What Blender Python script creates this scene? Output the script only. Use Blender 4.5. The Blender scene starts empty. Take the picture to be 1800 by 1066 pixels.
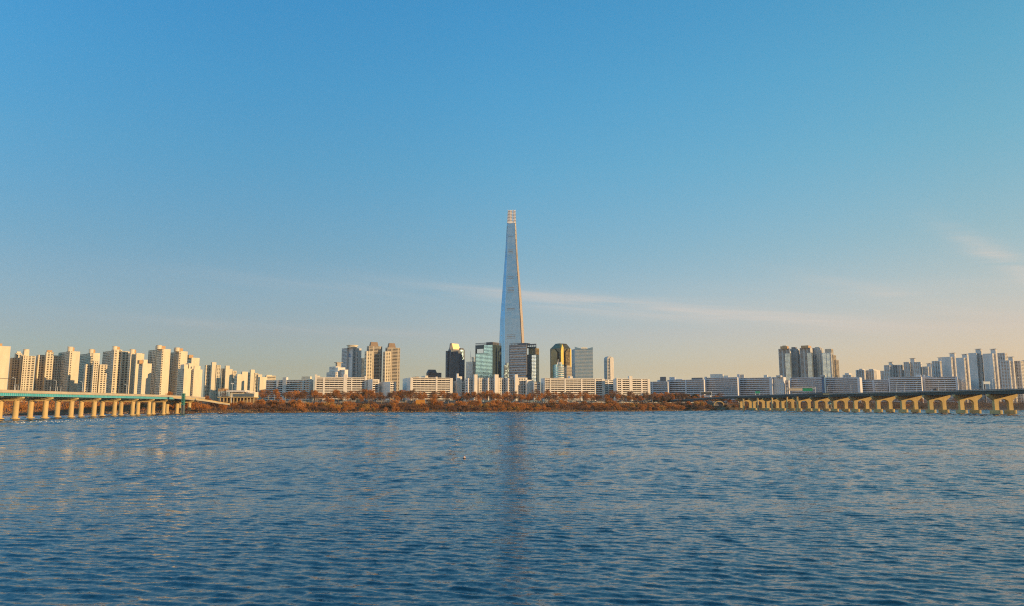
import bpy, bmesh, math, random
import numpy as np

random.seed(7)
rng = np.random.default_rng(11)
S = bpy.context.scene
COL = S.collection
R = math.radians

# ------------------------------------------------------------------ camera
CAM_H = 10.0
FPX = 1300.0                      # focal length in pixels of an 1800 px wide picture
PITCH = math.atan(178.5 / FPX)
cam_d = bpy.data.cameras.new('camera')
cam_d.sensor_width = 36.0
cam_d.lens = 36.0 * FPX / 1800.0
cam_d.clip_start = 0.5
cam_d.clip_end = 60000
cam = bpy.data.objects.new('camera', cam_d)
cam.location = (0, 0, CAM_H)
cam.rotation_euler = (math.pi / 2 + PITCH, 0, 0)
COL.objects.link(cam)
S.camera = cam

# ------------------------------------------------------------------ light and sky
SUN_AZ = 115.0                    # degrees clockwise from the view direction
SUN_EL = 10.0
world = bpy.data.worlds.new('World')
S.world = world
world.use_nodes = True
wn, wl = world.node_tree.nodes, world.node_tree.links
wn.clear()
wout = wn.new('ShaderNodeOutputWorld')
wbg = wn.new('ShaderNodeBackground')
wbg.inputs['Strength'].default_value = 0.13
sky = wn.new('ShaderNodeTexSky')
sky.sky_type = 'NISHITA'
sky.sun_disc = False
sky.sun_elevation = R(SUN_EL)
sky.sun_rotation = R(-SUN_AZ)
sky.altitude = 30
sky.air_density = 1.0
sky.dust_density = 0.3
sky.ozone_density = 3.0
# colour grade of the whole dome by height only: bluer overhead, warmer in the low haze
gtc = wn.new('ShaderNodeTexCoord')
gsx = wn.new('ShaderNodeSeparateXYZ')
wl.new(gtc.outputs['Generated'], gsx.inputs[0])
ramp = wn.new('ShaderNodeValToRGB')
GR = [(0.0, (1.25,1.08,1.2)), (.047, (1.38,.97,.90)), (.093, (1.58,1.08,1.0)), (.138, (1.56,1.23,1.12)), (.2, (1.32,1.38,1.26)),
      (.31, (1.02,1.68,1.6)), (.40, (.84,1.86,1.88)), (.49, (.70,1.95,2.1)), (.65, (.66,1.95,2.12)), (1.0, (.65,1.9,2.1))]
els = ramp.color_ramp.elements
while len(els) < len(GR): els.new(.5)
for e, (p, c) in zip(els, GR):
    e.position = p; e.color = (c[0]/2.5, c[1]/2.5, c[2]/2.5, 1)
wl.new(gsx.outputs['Z'], ramp.inputs['Fac'])
gml = wn.new('ShaderNodeVectorMath'); gml.operation = 'MULTIPLY'
wl.new(sky.outputs[0], gml.inputs[0]); wl.new(ramp.outputs['Color'], gml.inputs[1])
hsv = wn.new('ShaderNodeVectorMath'); hsv.operation = 'SCALE'; hsv.inputs['Scale'].default_value = 2.5 * 1.5
# towards the sun the air turns warm, away from it bluer
ssep = wn.new('ShaderNodeVectorMath'); ssep.operation = 'DOT_PRODUCT'
ssep.inputs[1].default_value = (math.sin(R(SUN_AZ)), math.cos(R(SUN_AZ)), 0)
wl.new(gtc.outputs['Generated'], ssep.inputs[0])
smr = wn.new('ShaderNodeMapRange'); smr.inputs['From Min'].default_value = -1; smr.inputs['From Max'].default_value = 1
wl.new(ssep.outputs['Value'], smr.inputs['Value'])
ramp2 = wn.new('ShaderNodeValToRGB')
GR2 = [(0.0, (.82,1.06,1.16)), (.09, (.86,1.05,1.13)), (.30, (1.0,1.05,1.04)), (.57, (1.01,.85,.72)), (1.0, (1.12,.78,.60))]
els2 = ramp2.color_ramp.elements
while len(els2) < len(GR2): els2.new(.5)
for e, (p, c) in zip(els2, GR2):
    e.position = p; e.color = (c[0]/1.5, c[1]/1.5, c[2]/1.5, 1)
wl.new(smr.outputs[0], ramp2.inputs['Fac'])
gm2 = wn.new('ShaderNodeVectorMath'); gm2.operation = 'MULTIPLY'
wl.new(gml.outputs[0], gm2.inputs[0]); wl.new(ramp2.outputs['Color'], gm2.inputs[1])
wl.new(gm2.outputs[0], hsv.inputs[0])
# thin cirrus: faint streaks low in the sky, each a soft band broken up by noise
def wmath(op, a, b=None, c=None):
    n = wn.new('ShaderNodeMath'); n.operation = op
    for i, q in enumerate((a, b, c)):
        if q is None: continue
        if isinstance(q, (int, float)): n.inputs[i].default_value = q
        else: wl.new(q, n.inputs[i])
    return n.outputs[0]
tc = wn.new('ShaderNodeTexCoord')
sx = wn.new('ShaderNodeSeparateXYZ')
wl.new(tc.outputs['Generated'], sx.inputs[0])
azi = wmath('ARCTAN2', sx.outputs['X'], sx.outputs['Y'])
ele = wmath('ARCSINE', sx.outputs['Z'])
cc = wn.new('ShaderNodeCombineXYZ')
wl.new(wmath('MULTIPLY', azi, 3.0), cc.inputs[0]); wl.new(wmath('ADD', wmath('MULTIPLY', ele, 42.0), wmath('MULTIPLY', azi, 4.0)), cc.inputs[1])
cn = wn.new('ShaderNodeTexNoise')
cn.inputs['Scale'].default_value = 1.5; cn.inputs['Detail'].default_value = 5; cn.inputs['Roughness'].default_value = .55; cn.inputs['Distortion'].default_value = .6
wl.new(cc.outputs[0], cn.inputs['Vector'])
cr = wn.new('ShaderNodeMapRange'); cr.inputs['From Min'].default_value = .32; cr.inputs['From Max'].default_value = .72
wl.new(cn.outputs['Fac'], cr.inputs['Value'])
def streak(az0, el0, slope, width, length, alpha):
    """soft band through (az0, el0), tilted by slope, fading out along its length"""
    da = wmath('SUBTRACT', azi, az0)
    off = wmath('SUBTRACT', wmath('SUBTRACT', ele, el0), wmath('MULTIPLY', da, slope))
    g = wmath('EXPONENT', wmath('MULTIPLY', wmath('POWER', wmath('ABSOLUTE', wmath('DIVIDE', off, width)), 2.0), -1.0))
    f = wmath('EXPONENT', wmath('MULTIPLY', wmath('POWER', wmath('ABSOLUTE', wmath('DIVIDE', da, length)), 2.0), -1.0))
    return wmath('MULTIPLY', wmath('MULTIPLY', g, f), alpha)
tot = None
for args in ((.12, .1365, -.106, .0095, .20, .48), (.25, .118, -.10, .012, .26, .38), (-.22, .150, -.05, .012, .22, .12), (.60, .158, -.72, .015, .055, .50),
             (-.30, .098, -.03, .006, .25, .14), (.55, .115, -.05, .03, .35, .16), (.47, .135, -.30, .008, .10, .2),
             (1.4, .25, .2, .02, .4, .2), (2.4, .35, -.1, .03, .5, .2), (-1.5, .22, .1, .02, .5, .2), (-2.4, .4, .15, .03, .4, .2)):
    q = streak(*args); tot = q if tot is None else wmath('ADD', tot, q)
mm = wmath('MULTIPLY', tot, cr.outputs[0])
cm = wn.new('ShaderNodeMixRGB')
cm.inputs['Color2'].default_value = (6.4, 5.2, 4.4, 1)
wl.new(mm, cm.inputs['Fac'])
wl.new(hsv.outputs[0], cm.inputs['Color1'])
wl.new(cm.outputs[0], wbg.inputs['Color'])
wl.new(wbg.outputs[0], wout.inputs['Surface'])

sun_d = bpy.data.lights.new('sun', 'SUN')
sun_d.energy = 5.0
sun_d.angle = R(0.6)
sun_d.color = (1.0, 0.68, 0.32)
sun = bpy.data.objects.new('sun', sun_d)
COL.objects.link(sun)
from mathutils import Vector, Matrix
SUN_DIR = Vector((math.sin(R(SUN_AZ)) * math.cos(R(SUN_EL)), math.cos(R(SUN_AZ)) * math.cos(R(SUN_EL)), math.sin(R(SUN_EL))))
sun.rotation_euler = SUN_DIR.to_track_quat('Z', 'Y').to_euler()
sun.location = (400, -300, 300)

S.view_settings.view_transform = 'Standard'
S.view_settings.look = 'None'
S.view_settings.gamma = 1.0
S.view_settings.exposure = 0.0
S.view_settings.use_curve_mapping = False
S.cycles.max_bounces = 6
S.cycles.diffuse_bounces = 2
S.cycles.glossy_bounces = 3
S.cycles.filter_width = 1.15
S.cycles.use_denoising = False
S.cycles.caustics_reflective = False
S.cycles.caustics_refractive = False

# ------------------------------------------------------------------ helpers
SP, CP = math.sin(PITCH), math.cos(PITCH)
def ray(px, py):
    """picture pixel -> (sideways, upward) slope per metre of depth"""
    u, v = (px - 900.0) / FPX, (533.0 - py) / FPX
    d = CP - SP * v
    return u / d, (SP + CP * v) / d
def at(px, py, Y):
    t, s = ray(px, py)
    return Vector((t * Y, Y, CAM_H + s * Y))
def ground_depth(py, z=0.0):
    return (z - CAM_H) / ray(900, py)[1]

def tag(o, label=None, cat=None, group=None, kind=None):
    if label: o['label'] = label
    if cat: o['category'] = cat
    if group: o['group'] = group
    if kind: o['kind'] = kind
    return o
def empty(name, loc, rz=0.0):
    o = bpy.data.objects.new(name, None)
    o.empty_display_size = 2
    o.location = loc
    o.rotation_euler = (0, 0, rz)
    COL.objects.link(o)
    return o

class MB:
    """collects boxes, prisms, tubes; build() links them as one mesh object"""
    def __init__(s):
        s.v, s.f = [], []
    def box(s, x0, x1, y0, y1, z0, z1):
        n = len(s.v)
        s.v += [(x0,y0,z0),(x1,y0,z0),(x1,y1,z0),(x0,y1,z0),(x0,y0,z1),(x1,y0,z1),(x1,y1,z1),(x0,y1,z1)]
        s.f += [(n+3,n+2,n+1,n),(n+4,n+5,n+6,n+7),(n,n+1,n+5,n+4),(n+1,n+2,n+6,n+5),(n+2,n+3,n+7,n+6),(n+3,n,n+4,n+7)]
        return s
    def prism(s, poly, z0, z1, top=None):
        """plan polygon (counter-clockwise) pulled from z0 to z1; top = another polygon or a list of heights"""
        n, k = len(s.v), len(poly)
        tp = top if top else poly
        s.v += [(p[0], p[1], z0) for p in poly]
        s.v += [(p[0], p[1], p[2] if len(p) > 2 else z1) for p in tp]
        s.f.append(tuple(range(n + k - 1, n - 1, -1)))
        s.f.append(tuple(range(n + k, n + 2 * k)))
        for i in range(k):
            j = (i + 1) % k
            s.f.append((n + i, n + j, n + k + j, n + k + i))
        return s
    def side(s, prof, y0, y1):
        """profile in x,z pulled along y"""
        n, k = len(s.v), len(prof)
        s.v += [(p[0], y0, p[1]) for p in prof] + [(p[0], y1, p[1]) for p in prof]
        s.f.append(tuple(range(n, n + k)))
        s.f.append(tuple(range(n + 2 * k - 1, n + k - 1, -1)))
        for i in range(k):
            j = (i + 1) % k
            s.f.append((n + j, n + i, n + k + i, n + k + j))
        return s
    def cyl(s, x, y, z0, z1, r, r1=None, k=12):
        r1 = r if r1 is None else r1
        a = [2 * math.pi * i / k for i in range(k)]
        return s.prism([(x + r*math.cos(q), y + r*math.sin(q)) for q in a], z0, z1,
                       [(x + r1*math.cos(q), y + r1*math.sin(q)) for q in a])
    def bar(s, p, q, w, h=None):
        """square bar from p to q"""
        h = w if h is None else h
        p, q = Vector(p), Vector(q)
        d = (q - p).normalized()
        up = Vector((0,0,1)) if abs(d.z) < .95 else Vector((1,0,0))
        a = d.cross(up).normalized() * (w / 2); b = a.cross(d).normalized() * (h / 2)
        n = len(s.v)
        for c in (p, q):
            for m, l in ((-1,-1),(1,-1),(1,1),(-1,1)):
                s.v.append(tuple(c + a*m + b*l))
        s.f += [(n,n+1,n+2,n+3),(n+7,n+6,n+5,n+4)]
        for i in range(4):
            j = (i+1) % 4
            s.f.append((n+j,n+i,n+4+i,n+4+j))
        return s
    def mesh(s, name):
        me = bpy.data.meshes.new(name)
        me.from_pydata(s.v, [], s.f)
        me.update()
        return me
    def build(s, name, mat, parent=None, smooth=False, kind=None):
        return link(name, s.mesh(name), mat, parent, smooth, kind)
def link(name, me, mat=None, parent=None, smooth=False, kind=None):
    if mat is not None and not me.materials: me.materials.append(mat)
    o = bpy.data.objects.new(name, me)
    if parent is not None: o.parent = parent
    COL.objects.link(o)
    if smooth:
        me.polygons.foreach_set('use_smooth', [True] * len(me.polygons))
    if kind: o['kind'] = kind
    return o
_unit = MB().box(-.5,.5,-.5,.5,-.5,.5).mesh('unit_box')
_unit_m = {}
def piece(name, mat, parent, x0, x1, y0, y1, z0, z1):
    """a box part that shares one mesh per material"""
    if mat.name not in _unit_m:
        m = _unit.copy(); m.materials.append(mat); _unit_m[mat.name] = m
    o = bpy.data.objects.new(name, _unit_m[mat.name])
    o.parent = parent
    o.location = ((x0+x1)/2, (y0+y1)/2, (z0+z1)/2)
    o.scale = (x1-x0, y1-y0, z1-z0)
    COL.objects.link(o)
    return o

# ------------------------------------------------------------------ materials
def mat(name, col, rough=.8, metal=0.0, var=.12, scale=.15, spec=.3, streak=False):
    m = bpy.data.materials.new(name)
    m.use_nodes = True
    nt = m.node_tree; b = nt.nodes['Principled BSDF']
    b.inputs['Roughness'].default_value = rough
    b.inputs['Metallic'].default_value = metal
    b.inputs['Specular IOR Level'].default_value = spec
    if var > 0:
        tc = nt.nodes.new('ShaderNodeNewGeometry')
        mp = nt.nodes.new('ShaderNodeMapping')
        mp.inputs['Scale'].default_value = (1, 1, .18) if streak else (1, 1, 1)
        nz = nt.nodes.new('ShaderNodeTexNoise')
        nz.inputs['Scale'].default_value = scale
        nz.inputs['Detail'].default_value = 5
        nz.inputs['Roughness'].default_value = .65
        mr = nt.nodes.new('ShaderNodeMapRange')
        mr.inputs['From Min'].default_value = .3; mr.inputs['From Max'].default_value = .7
        mr.inputs['To Min'].default_value = 1 - var; mr.inputs['To Max'].default_value = 1 + var * .6
        mx = nt.nodes.new('ShaderNodeMixRGB'); mx.blend_type = 'MULTIPLY'; mx.inputs['Fac'].default_value = 1
        mx.inputs['Color1'].default_value = (*col, 1)
        nt.links.new(tc.outputs['Position'], mp.inputs['Vector'])
        nt.links.new(mp.outputs[0], nz.inputs['Vector'])
        nt.links.new(nz.outputs['Fac'], mr.inputs['Value'])
        nt.links.new(mr.outputs[0], mx.inputs['Color2'])
        nt.links.new(mx.outputs[0], b.inputs['Base Color'])
    else:
        b.inputs['Base Color'].default_value = (*col, 1)
    return m
def glass(name, col, rough=.12, metal=.5, var=.45, cell=(3.0, 3.0, 3.2), tilt=.035):
    """window glass: panes differ a little in tint and tilt"""
    m = bpy.data.materials.new(name)
    m.use_nodes = True
    nt = m.node_tree; b = nt.nodes['Principled BSDF']
    b.inputs['Metallic'].default_value = metal
    b.inputs['Specular IOR Level'].default_value = .5
    tc = nt.nodes.new('ShaderNodeTexCoord')
    dv = nt.nodes.new('ShaderNodeVectorMath'); dv.operation = 'DIVIDE'; dv.inputs[1].default_value = cell
    fl = nt.nodes.new('ShaderNodeVectorMath'); fl.operation = 'FLOOR'
    wn_ = nt.nodes.new('ShaderNodeTexWhiteNoise')
    mr = nt.nodes.new('ShaderNodeMapRange')
    mr.inputs['To Min'].default_value = 1 - var; mr.inputs['To Max'].default_value = 1 + var
    mx = nt.nodes.new('ShaderNodeMixRGB'); mx.blend_type = 'MULTIPLY'; mx.inputs['Fac'].default_value = 1
    mx.inputs['Color1'].default_value = (*col, 1)
    nt.links.new(tc.outputs['Object'], dv.inputs[0]); nt.links.new(dv.outputs[0], fl.inputs[0])
    nt.links.new(fl.outputs[0], wn_.inputs['Vector'])
    nt.links.new(wn_.outputs['Value'], mr.inputs['Value'])
    nt.links.new(mr.outputs[0], mx.inputs['Color2'])
    nt.links.new(mx.outputs[0], b.inputs['Base Color'])
    ro = nt.nodes.new('ShaderNodeMapRange')
    ro.inputs['To Min'].default_value = rough * .6; ro.inputs['To Max'].default_value = rough * 1.5
    nt.links.new(wn_.outputs['Value'], ro.inputs['Value']); nt.links.new(ro.outputs[0], b.inputs['Roughness'])
    # small random tilt of each pane
    sb = nt.nodes.new('ShaderNodeVectorMath'); sb.operation = 'SUBTRACT'; sb.inputs[1].default_value = (.5,.5,.5)
    sc = nt.nodes.new('ShaderNodeVectorMath'); sc.operation = 'SCALE'; sc.inputs['Scale'].default_value = tilt
    ge = nt.nodes.new('ShaderNodeNewGeometry')
    ad = nt.nodes.new('ShaderNodeVectorMath'); ad.operation = 'ADD'
    nm = nt.nodes.new('ShaderNodeVectorMath'); nm.operation = 'NORMALIZE'
    nt.links.new(wn_.outputs['Color'], sb.inputs[0]); nt.links.new(sb.outputs[0], sc.inputs[0])
    nt.links.new(sc.outputs[0], ad.inputs[0]); nt.links.new(ge.outputs['Normal'], ad.inputs[1])
    nt.links.new(ad.outputs[0], nm.inputs[0]); nt.links.new(nm.outputs[0], b.inputs['Normal'])
    return m

M = dict(
    cream=mat('cream_render', (.84,.71,.53), streak=True),
    white=mat('white_render', (.85,.76,.68), streak=True),
    offwhite=mat('aged_white_render', (.68,.63,.60), var=.18, streak=True),
    pale_grey=mat('pale_grey_render', (.58,.55,.53), streak=True),
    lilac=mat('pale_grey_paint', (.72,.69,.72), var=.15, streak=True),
    beige=mat('beige_cladding', (.55,.46,.36), streak=True),
    brown=mat('brown_cladding', (.33,.23,.16), streak=True),
    ochre=mat('ochre_roof_render', (.60,.36,.18)),
    dark_stone=mat('dark_stone', (.15,.15,.17), rough=.5, var=.2),
    grey_stone=mat('grey_stone', (.20,.19,.20), rough=.5, var=.2),
    steel=mat('galvanised_steel', (.55,.56,.58), rough=.45, metal=.3),
    dark_steel=mat('dark_steel', (.06,.065,.07), rough=.5),
    teal=mat('teal_girder_paint', (.06,.44,.52), rough=.5, var=.2, streak=True),
    green=mat('dark_green_girder_paint', (.04,.07,.07), rough=.5, var=.25, streak=True),
    conc=mat('bridge_concrete', (.66,.47,.22), var=.22, streak=True),
    yellow=mat('yellow_pier_concrete', (.56,.41,.18), var=.22, streak=True),
    para=mat('parapet_concrete', (.60,.50,.38), var=.2, streak=True),
    deckc=mat('deck_concrete', (.52,.45,.36), var=.2),
    asphalt=mat('asphalt', (.05,.05,.052)),
    rail=mat('railing_paint', (.16,.17,.18), rough=.5),
    soil=mat('bank_soil', (.20,.105,.05), var=.5, scale=.06),
    bark=mat('bark', (.16,.10,.065), var=.3, scale=1),
    pale_bark=mat('pale_bark', (.42,.34,.26), var=.3, scale=1),
    twig_o=mat('orange_brown_twigs', (.52,.20,.045), var=.45, scale=.09),
    twig_b=mat('dull_brown_twigs', (.22,.105,.05), var=.4, scale=.09),
    twig_g=mat('golden_twigs', (.52,.27,.07), var=.4, scale=.09),
    pine=mat('dark_evergreen_leaves', (.035,.045,.022), var=.4, scale=.3),
    reed=mat('dry_reeds', (.42,.24,.09), var=.5, scale=.05),
    stone=mat('bank_stone', (.38,.32,.27), var=.4, scale=.4),
    sign_g=mat('green_sign_face', (.01,.26,.15), rough=.4, var=.05),
    sign_w=mat('white_sign_face', (.8,.8,.78), rough=.4, var=.05),
    orange=mat('orange_paint', (.55,.24,.04), rough=.6),
    red=mat('red_paint', (.5,.06,.03), rough=.4, var=.05),
    black=mat('black_rubber', (.015,.015,.017), rough=.6, var=0),
    carw=mat('white_car_paint', (.75,.75,.75), rough=.25, var=0, spec=.5),
    card=mat('dark_car_paint', (.05,.055,.07), rough=.25, var=0, spec=.5),
    g_dark=glass('dark_window_glass', (.09,.105,.13), metal=.25, var=.8),
    g_apart=glass('apartment_window_glass', (.035,.042,.05), metal=.2, var=.8, cell=(2.5,2.5,2.8)),
    g_blue=glass('blue_curtain_glass', (.42,.58,.70), metal=.8, var=.12),
    g_tower=glass('tower_curtain_glass', (.46,.63,.80), rough=.25, metal=.85, var=.05, cell=(300,300,9), tilt=.004),
    g_teal=glass('teal_curtain_glass', (.20,.40,.50), metal=.8, var=.10, tilt=.012),
    g_slate=glass('slate_curtain_glass', (.13,.20,.27), metal=.7, var=.2),
    g_gold=glass('gold_curtain_glass', (.60,.40,.12), metal=.9, var=.2, rough=.2),
)

# ------------------------------------------------------------------ river
def waves(x, y, cell, lmin, lmax, steep, skew, seed=3, n=72):
    r = np.random.default_rng(seed)
    z = np.zeros_like(x)
    gust = 1 + .16*np.sin(x*.013 + y*.031 + 1.3) * np.sin(y*.043 - x*.006 + .4) + .10*np.sin(y*.11 + x*.017 + 2*np.sin(x*.011)) * np.sin(x*.023 - .7)
    lam = np.exp(r.uniform(math.log(lmin), math.log(lmax), n))
    for i, L in enumerate(lam):
        k = 2 * math.pi / L
        th = math.pi / 2 - .34 + r.normal(0, .32)
        amp = steep * math.sqrt(2.0 / n) / k
        ph = r.uniform(0, 2 * math.pi)
        a = k * (math.cos(th) * x + math.sin(th) * y) + ph
        a = a + .35*np.sin(a*.21 + x*.05*math.sin(ph*7))
        s = np.sin(a)
        z += amp * (s + .25 * (s * s - .5))
    z = z * gust
    return z + skew * (z*z - np.mean(z*z)) / (np.std(z) + 1e-6)      # sharper crests, flatter troughs
def build_river():
    V, F, n = [], [], 0
    def patch(x0, x1, y0, y1, cell, flat=False, wv=None, z=0.0, prev=None):
        nonlocal n
        nx, ny = int((x1-x0)/cell) + 1, int((y1-y0)/cell) + 1
        xs, ys = np.linspace(x0, x1, nx), np.linspace(y0, y1, ny)
        X, Y = np.meshgrid(xs, ys)
        Z = np.full_like(X, z) if flat else waves(X, Y, cell, *wv)
        if prev is not None:                       # take over smoothly from the finer sheet in front
            w = np.clip((Y - y0) / (40*cell), 0, 1)
            Z = (1 - w) * waves(X, Y, cell, *prev) + w * Z
            Z[0] -= .12 * cell
        V.append(np.stack([X, Y, Z], -1).reshape(-1, 3))
        i = np.arange(nx*ny).reshape(ny, nx) + n
        F.append(np.stack([i[:-1,:-1], i[:-1,1:], i[1:,1:], i[1:,:-1]], -1).reshape(-1, 4))
        n += nx*ny
    Z_ = [(24, 70, 66, .17, (.44, 1.8, .118, .08)), (70, 150, 128, .34, (.90, 2.8, .104, .04)), (150, 330, 260, .75, (2.0, 5.2, .128, 0)),
          (330, 650, 505, 1.3, (3.5, 8.5, .175, 0)), (650, 1420, 1080, 2.2, (5.8, 12.0, .20, 0))]
    pv_ = None
    for y0, y1, w, cell, wv in Z_:
        patch(-w, w, y0 - (cell if pv_ else 0), y1, cell, wv=wv, prev=pv_)
        patch(-7000, -w, y0, y1, y1 - y0, True); patch(w, 7000, y0, y1, y1 - y0, True)
        pv_ = wv
    patch(-7000, 7000, 1420, 2600, 1180, True); patch(-7000, 7000, -7000, 24, 1500, True)
    v, f = np.concatenate(V), np.concatenate(F)
    me = bpy.data.meshes.new('river')
    me.vertices.add(len(v)); me.vertices.foreach_set('co', v.ravel())
    me.loops.add(f.size); me.loops.foreach_set('vertex_index', f.ravel())
    me.polygons.add(len(f)); me.polygons.foreach_set('loop_start', np.arange(0, f.size, 4))
    me.polygons.foreach_set('use_smooth', np.ones(len(f), bool))
    me.update(calc_edges=True); me.validate()
    m = bpy.data.materials.new('river_water'); m.use_nodes = True
    nt = m.node_tree; b = nt.nodes['Principled BSDF']
    b.inputs['Base Color'].default_value = (.003, .036, .072, 1)
    b.inputs['Roughness'].default_value = .08
    b.inputs['IOR'].default_value = 1.45
    b.inputs['Specular IOR Level'].default_value = .5
    ge = nt.nodes.new('ShaderNodeNewGeometry')
    acc = ge.outputs['Normal']
    # fine chop and ripples: slopes taken straight from noise, so they do not depend on the distance
    for sc_, rot, str_, an in ((1.6, -16, .15, 2.2), (5.0, 20, .12, 1.4)):
        mp = nt.nodes.new('ShaderNodeMapping')
        mp.inputs['Rotation'].default_value = (0, 0, R(-rot)); mp.inputs['Scale'].default_value = (1/an, 1, 1)
        nz = nt.nodes.new('ShaderNodeTexNoise'); nz.inputs['Scale'].default_value = sc_; nz.inputs['Detail'].default_value = 2.5
        sb = nt.nodes.new('ShaderNodeVectorMath'); sb.operation = 'SUBTRACT'; sb.inputs[1].default_value = (.5,.5,.5)
        ml = nt.nodes.new('ShaderNodeVectorMath'); ml.operation = 'MULTIPLY'; ml.inputs[1].default_value = (str_*1.2, str_*2.6, 0)
        ad = nt.nodes.new('ShaderNodeVectorMath'); ad.operation = 'ADD'
        nt.links.new(ge.outputs['Position'], mp.inputs['Vector']); nt.links.new(mp.outputs[0], nz.inputs['Vector'])
        nt.links.new(nz.outputs['Color'], sb.inputs[0]); nt.links.new(sb.outputs[0], ml.inputs[0])
        nt.links.new(acc, ad.inputs[0]); nt.links.new(ml.outputs[0], ad.inputs[1]); acc = ad.outputs[0]
    nm = nt.nodes.new('ShaderNodeVectorMath'); nm.operation = 'NORMALIZE'
    nt.links.new(acc, nm.inputs[0]); nt.links.new(nm.outputs[0], b.inputs['Normal'])
    o = link('river', me, m)
    return tag(o, 'wide blue river with choppy wind ripples in the foreground', 'river', kind='structure')
build_river()

# ------------------------------------------------------------------ far bank
SHORE = [(-420, 733), (0, 731), (240, 728), (350, 727), (620, 726), (900, 725.2), (1110, 724), (1250, 722.6), (1296, 722.0), (1318, 721.1), (1400, 720.9), (1600, 720.9), (1800, 721.2), (2300, 722)]
shore_pts = []
for px, py in SHORE:
    Y = ground_depth(py); shore_pts.append((ray(px, py)[0] * Y, Y))
shore_pts = [(-6500, 900), (-1800, 640)] + shore_pts + [(2400, 1700), (6500, 2200)]
sxp, syp = [p[0] for p in shore_pts], [p[1] for p in shore_pts]
def shore_y(x):
    return float(np.interp(x, sxp, syp)) + 4*math.sin(x*.021) + 3*math.sin(x*.057+1) + 1.5*math.sin(x*.17)
GZ = 13.0
PROF = [(-6,-1.2),(0,.1),(3,1.0),(14,1.6),(30,3.2),(60,6.0),(85,7.6),(105,10.0),(120,GZ-.3),(135,GZ),(700,GZ),(3000,GZ),(16000,GZ)]
def land_z(x, y):
    d = y - shore_y(x)
    return float(np.interp(d, [p[0] for p in PROF], [p[1] for p in PROF]))
def build_land():
    xs = sorted(set([-16000, -9000, -6500, -4000, -2500] + list(range(-1500, 1801, 12)) + [2500, 4000, 6500, 9000, 16000]))
    v, f = [], []
    k = len(PROF)
    for i, x in enumerate(xs):
        for d, z in PROF:
            b = .5*math.sin(x*.05 + d*.09) + .35*math.sin(x*.13 - d*.05) if 5 < d < 200 else 0
            v.append((x, shore_y(x) + d, z + b))
    for i in range(len(xs)-1):
        for j in range(k-1):
            a = i*k + j
            f.append((a, a+k, a+k+1, a+1))
    me = bpy.data.meshes.new('river_bank'); me.from_pydata(v, [], f); me.update()
    o = link('river_bank', me, M['soil'], smooth=True)
    tag(o, 'brown winter river bank with city ground behind', 'bank', kind='structure')
build_land()

# ------------------------------------------------------------------ buildings: shared builder
TH = .6                                     # how far the windows sit behind the wall face
def skin(mb, o, u, n, W, z0, z1, st, fh):
    """wall pieces of one face. o: outer corner, u: along, n: outward; st: style"""
    def b(a0, a1, c0, c1, out=0.0):
        p = [o[0] + u[0]*a0 + n[0]*out, o[1] + u[1]*a0 + n[1]*out]
        q = [o[0] + u[0]*a1 - n[0]*TH, o[1] + u[1]*a1 - n[1]*TH]
        mb.box(min(p[0],q[0]), max(p[0],q[0]), min(p[1],q[1]), max(p[1],q[1]), c0, c1)
    kind = st[0]
    if kind == 'blank':
        b(0, W, z0, z1)
        return
    nf = max(1, round((z1 - z0) / fh)); f = (z1 - z0) / nf
    if kind == 'grid':                      # ('grid', bay, solid part of bay, solid part of floor)
        nb = max(1, round(W / st[1])); w = W / nb
        for i in range(nf):
            b(0, W, z0 + i*f, z0 + i*f + f*st[3])
        b(0, W, z1 - .25*f, z1 + .05)
        for i in range(nb + 1):
            c = i * w; h = w * st[2] / 2
            b(max(0, c - h), min(W, c + h), z0, z1, .08)
    elif kind == 'band':                    # ('band', solid part of floor, end pier width)
        for i in range(nf):
            b(0, W, z0 + i*f, z0 + i*f + f*st[1])
        b(0, W, z1 - .25*f, z1 + .05)
        if st[2] > 0:
            b(0, st[2], z0, z1, .08); b(W - st[2], W, z0, z1, .08)
    elif kind == 'cols':                    # ('cols', [(from, to) of the width that has windows], solid part of floor)
        e = 0.0
        for a0, a1 in st[1]:
            if a0 > e: b(e*W, a0*W, z0, z1, .08)
            for i in range(nf):
                b(a0*W, a1*W, z0 + i*f, z0 + i*f + f*st[2])
            b(a0*W, a1*W, z1 - .25*f, z1 + .05)
            e = a1
        if e < 1: b(e*W, W, z0, z1, .08)
    elif kind == 'curtain':                 # ('curtain', mullion spacing, width, floor line)
        nb = max(1, round(W / st[1])); w = W / nb
        for i in range(nf + 1):
            b(0, W, z0 + i*f - st[3]/2, z0 + i*f + st[3]/2, -.12 - TH*.5)
        for i in range(nb + 1):
            c = i*w
            b(max(0, c - st[2]/2), min(W, c + st[2]/2), z0, z1, -.05 - TH*.5)

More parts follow.
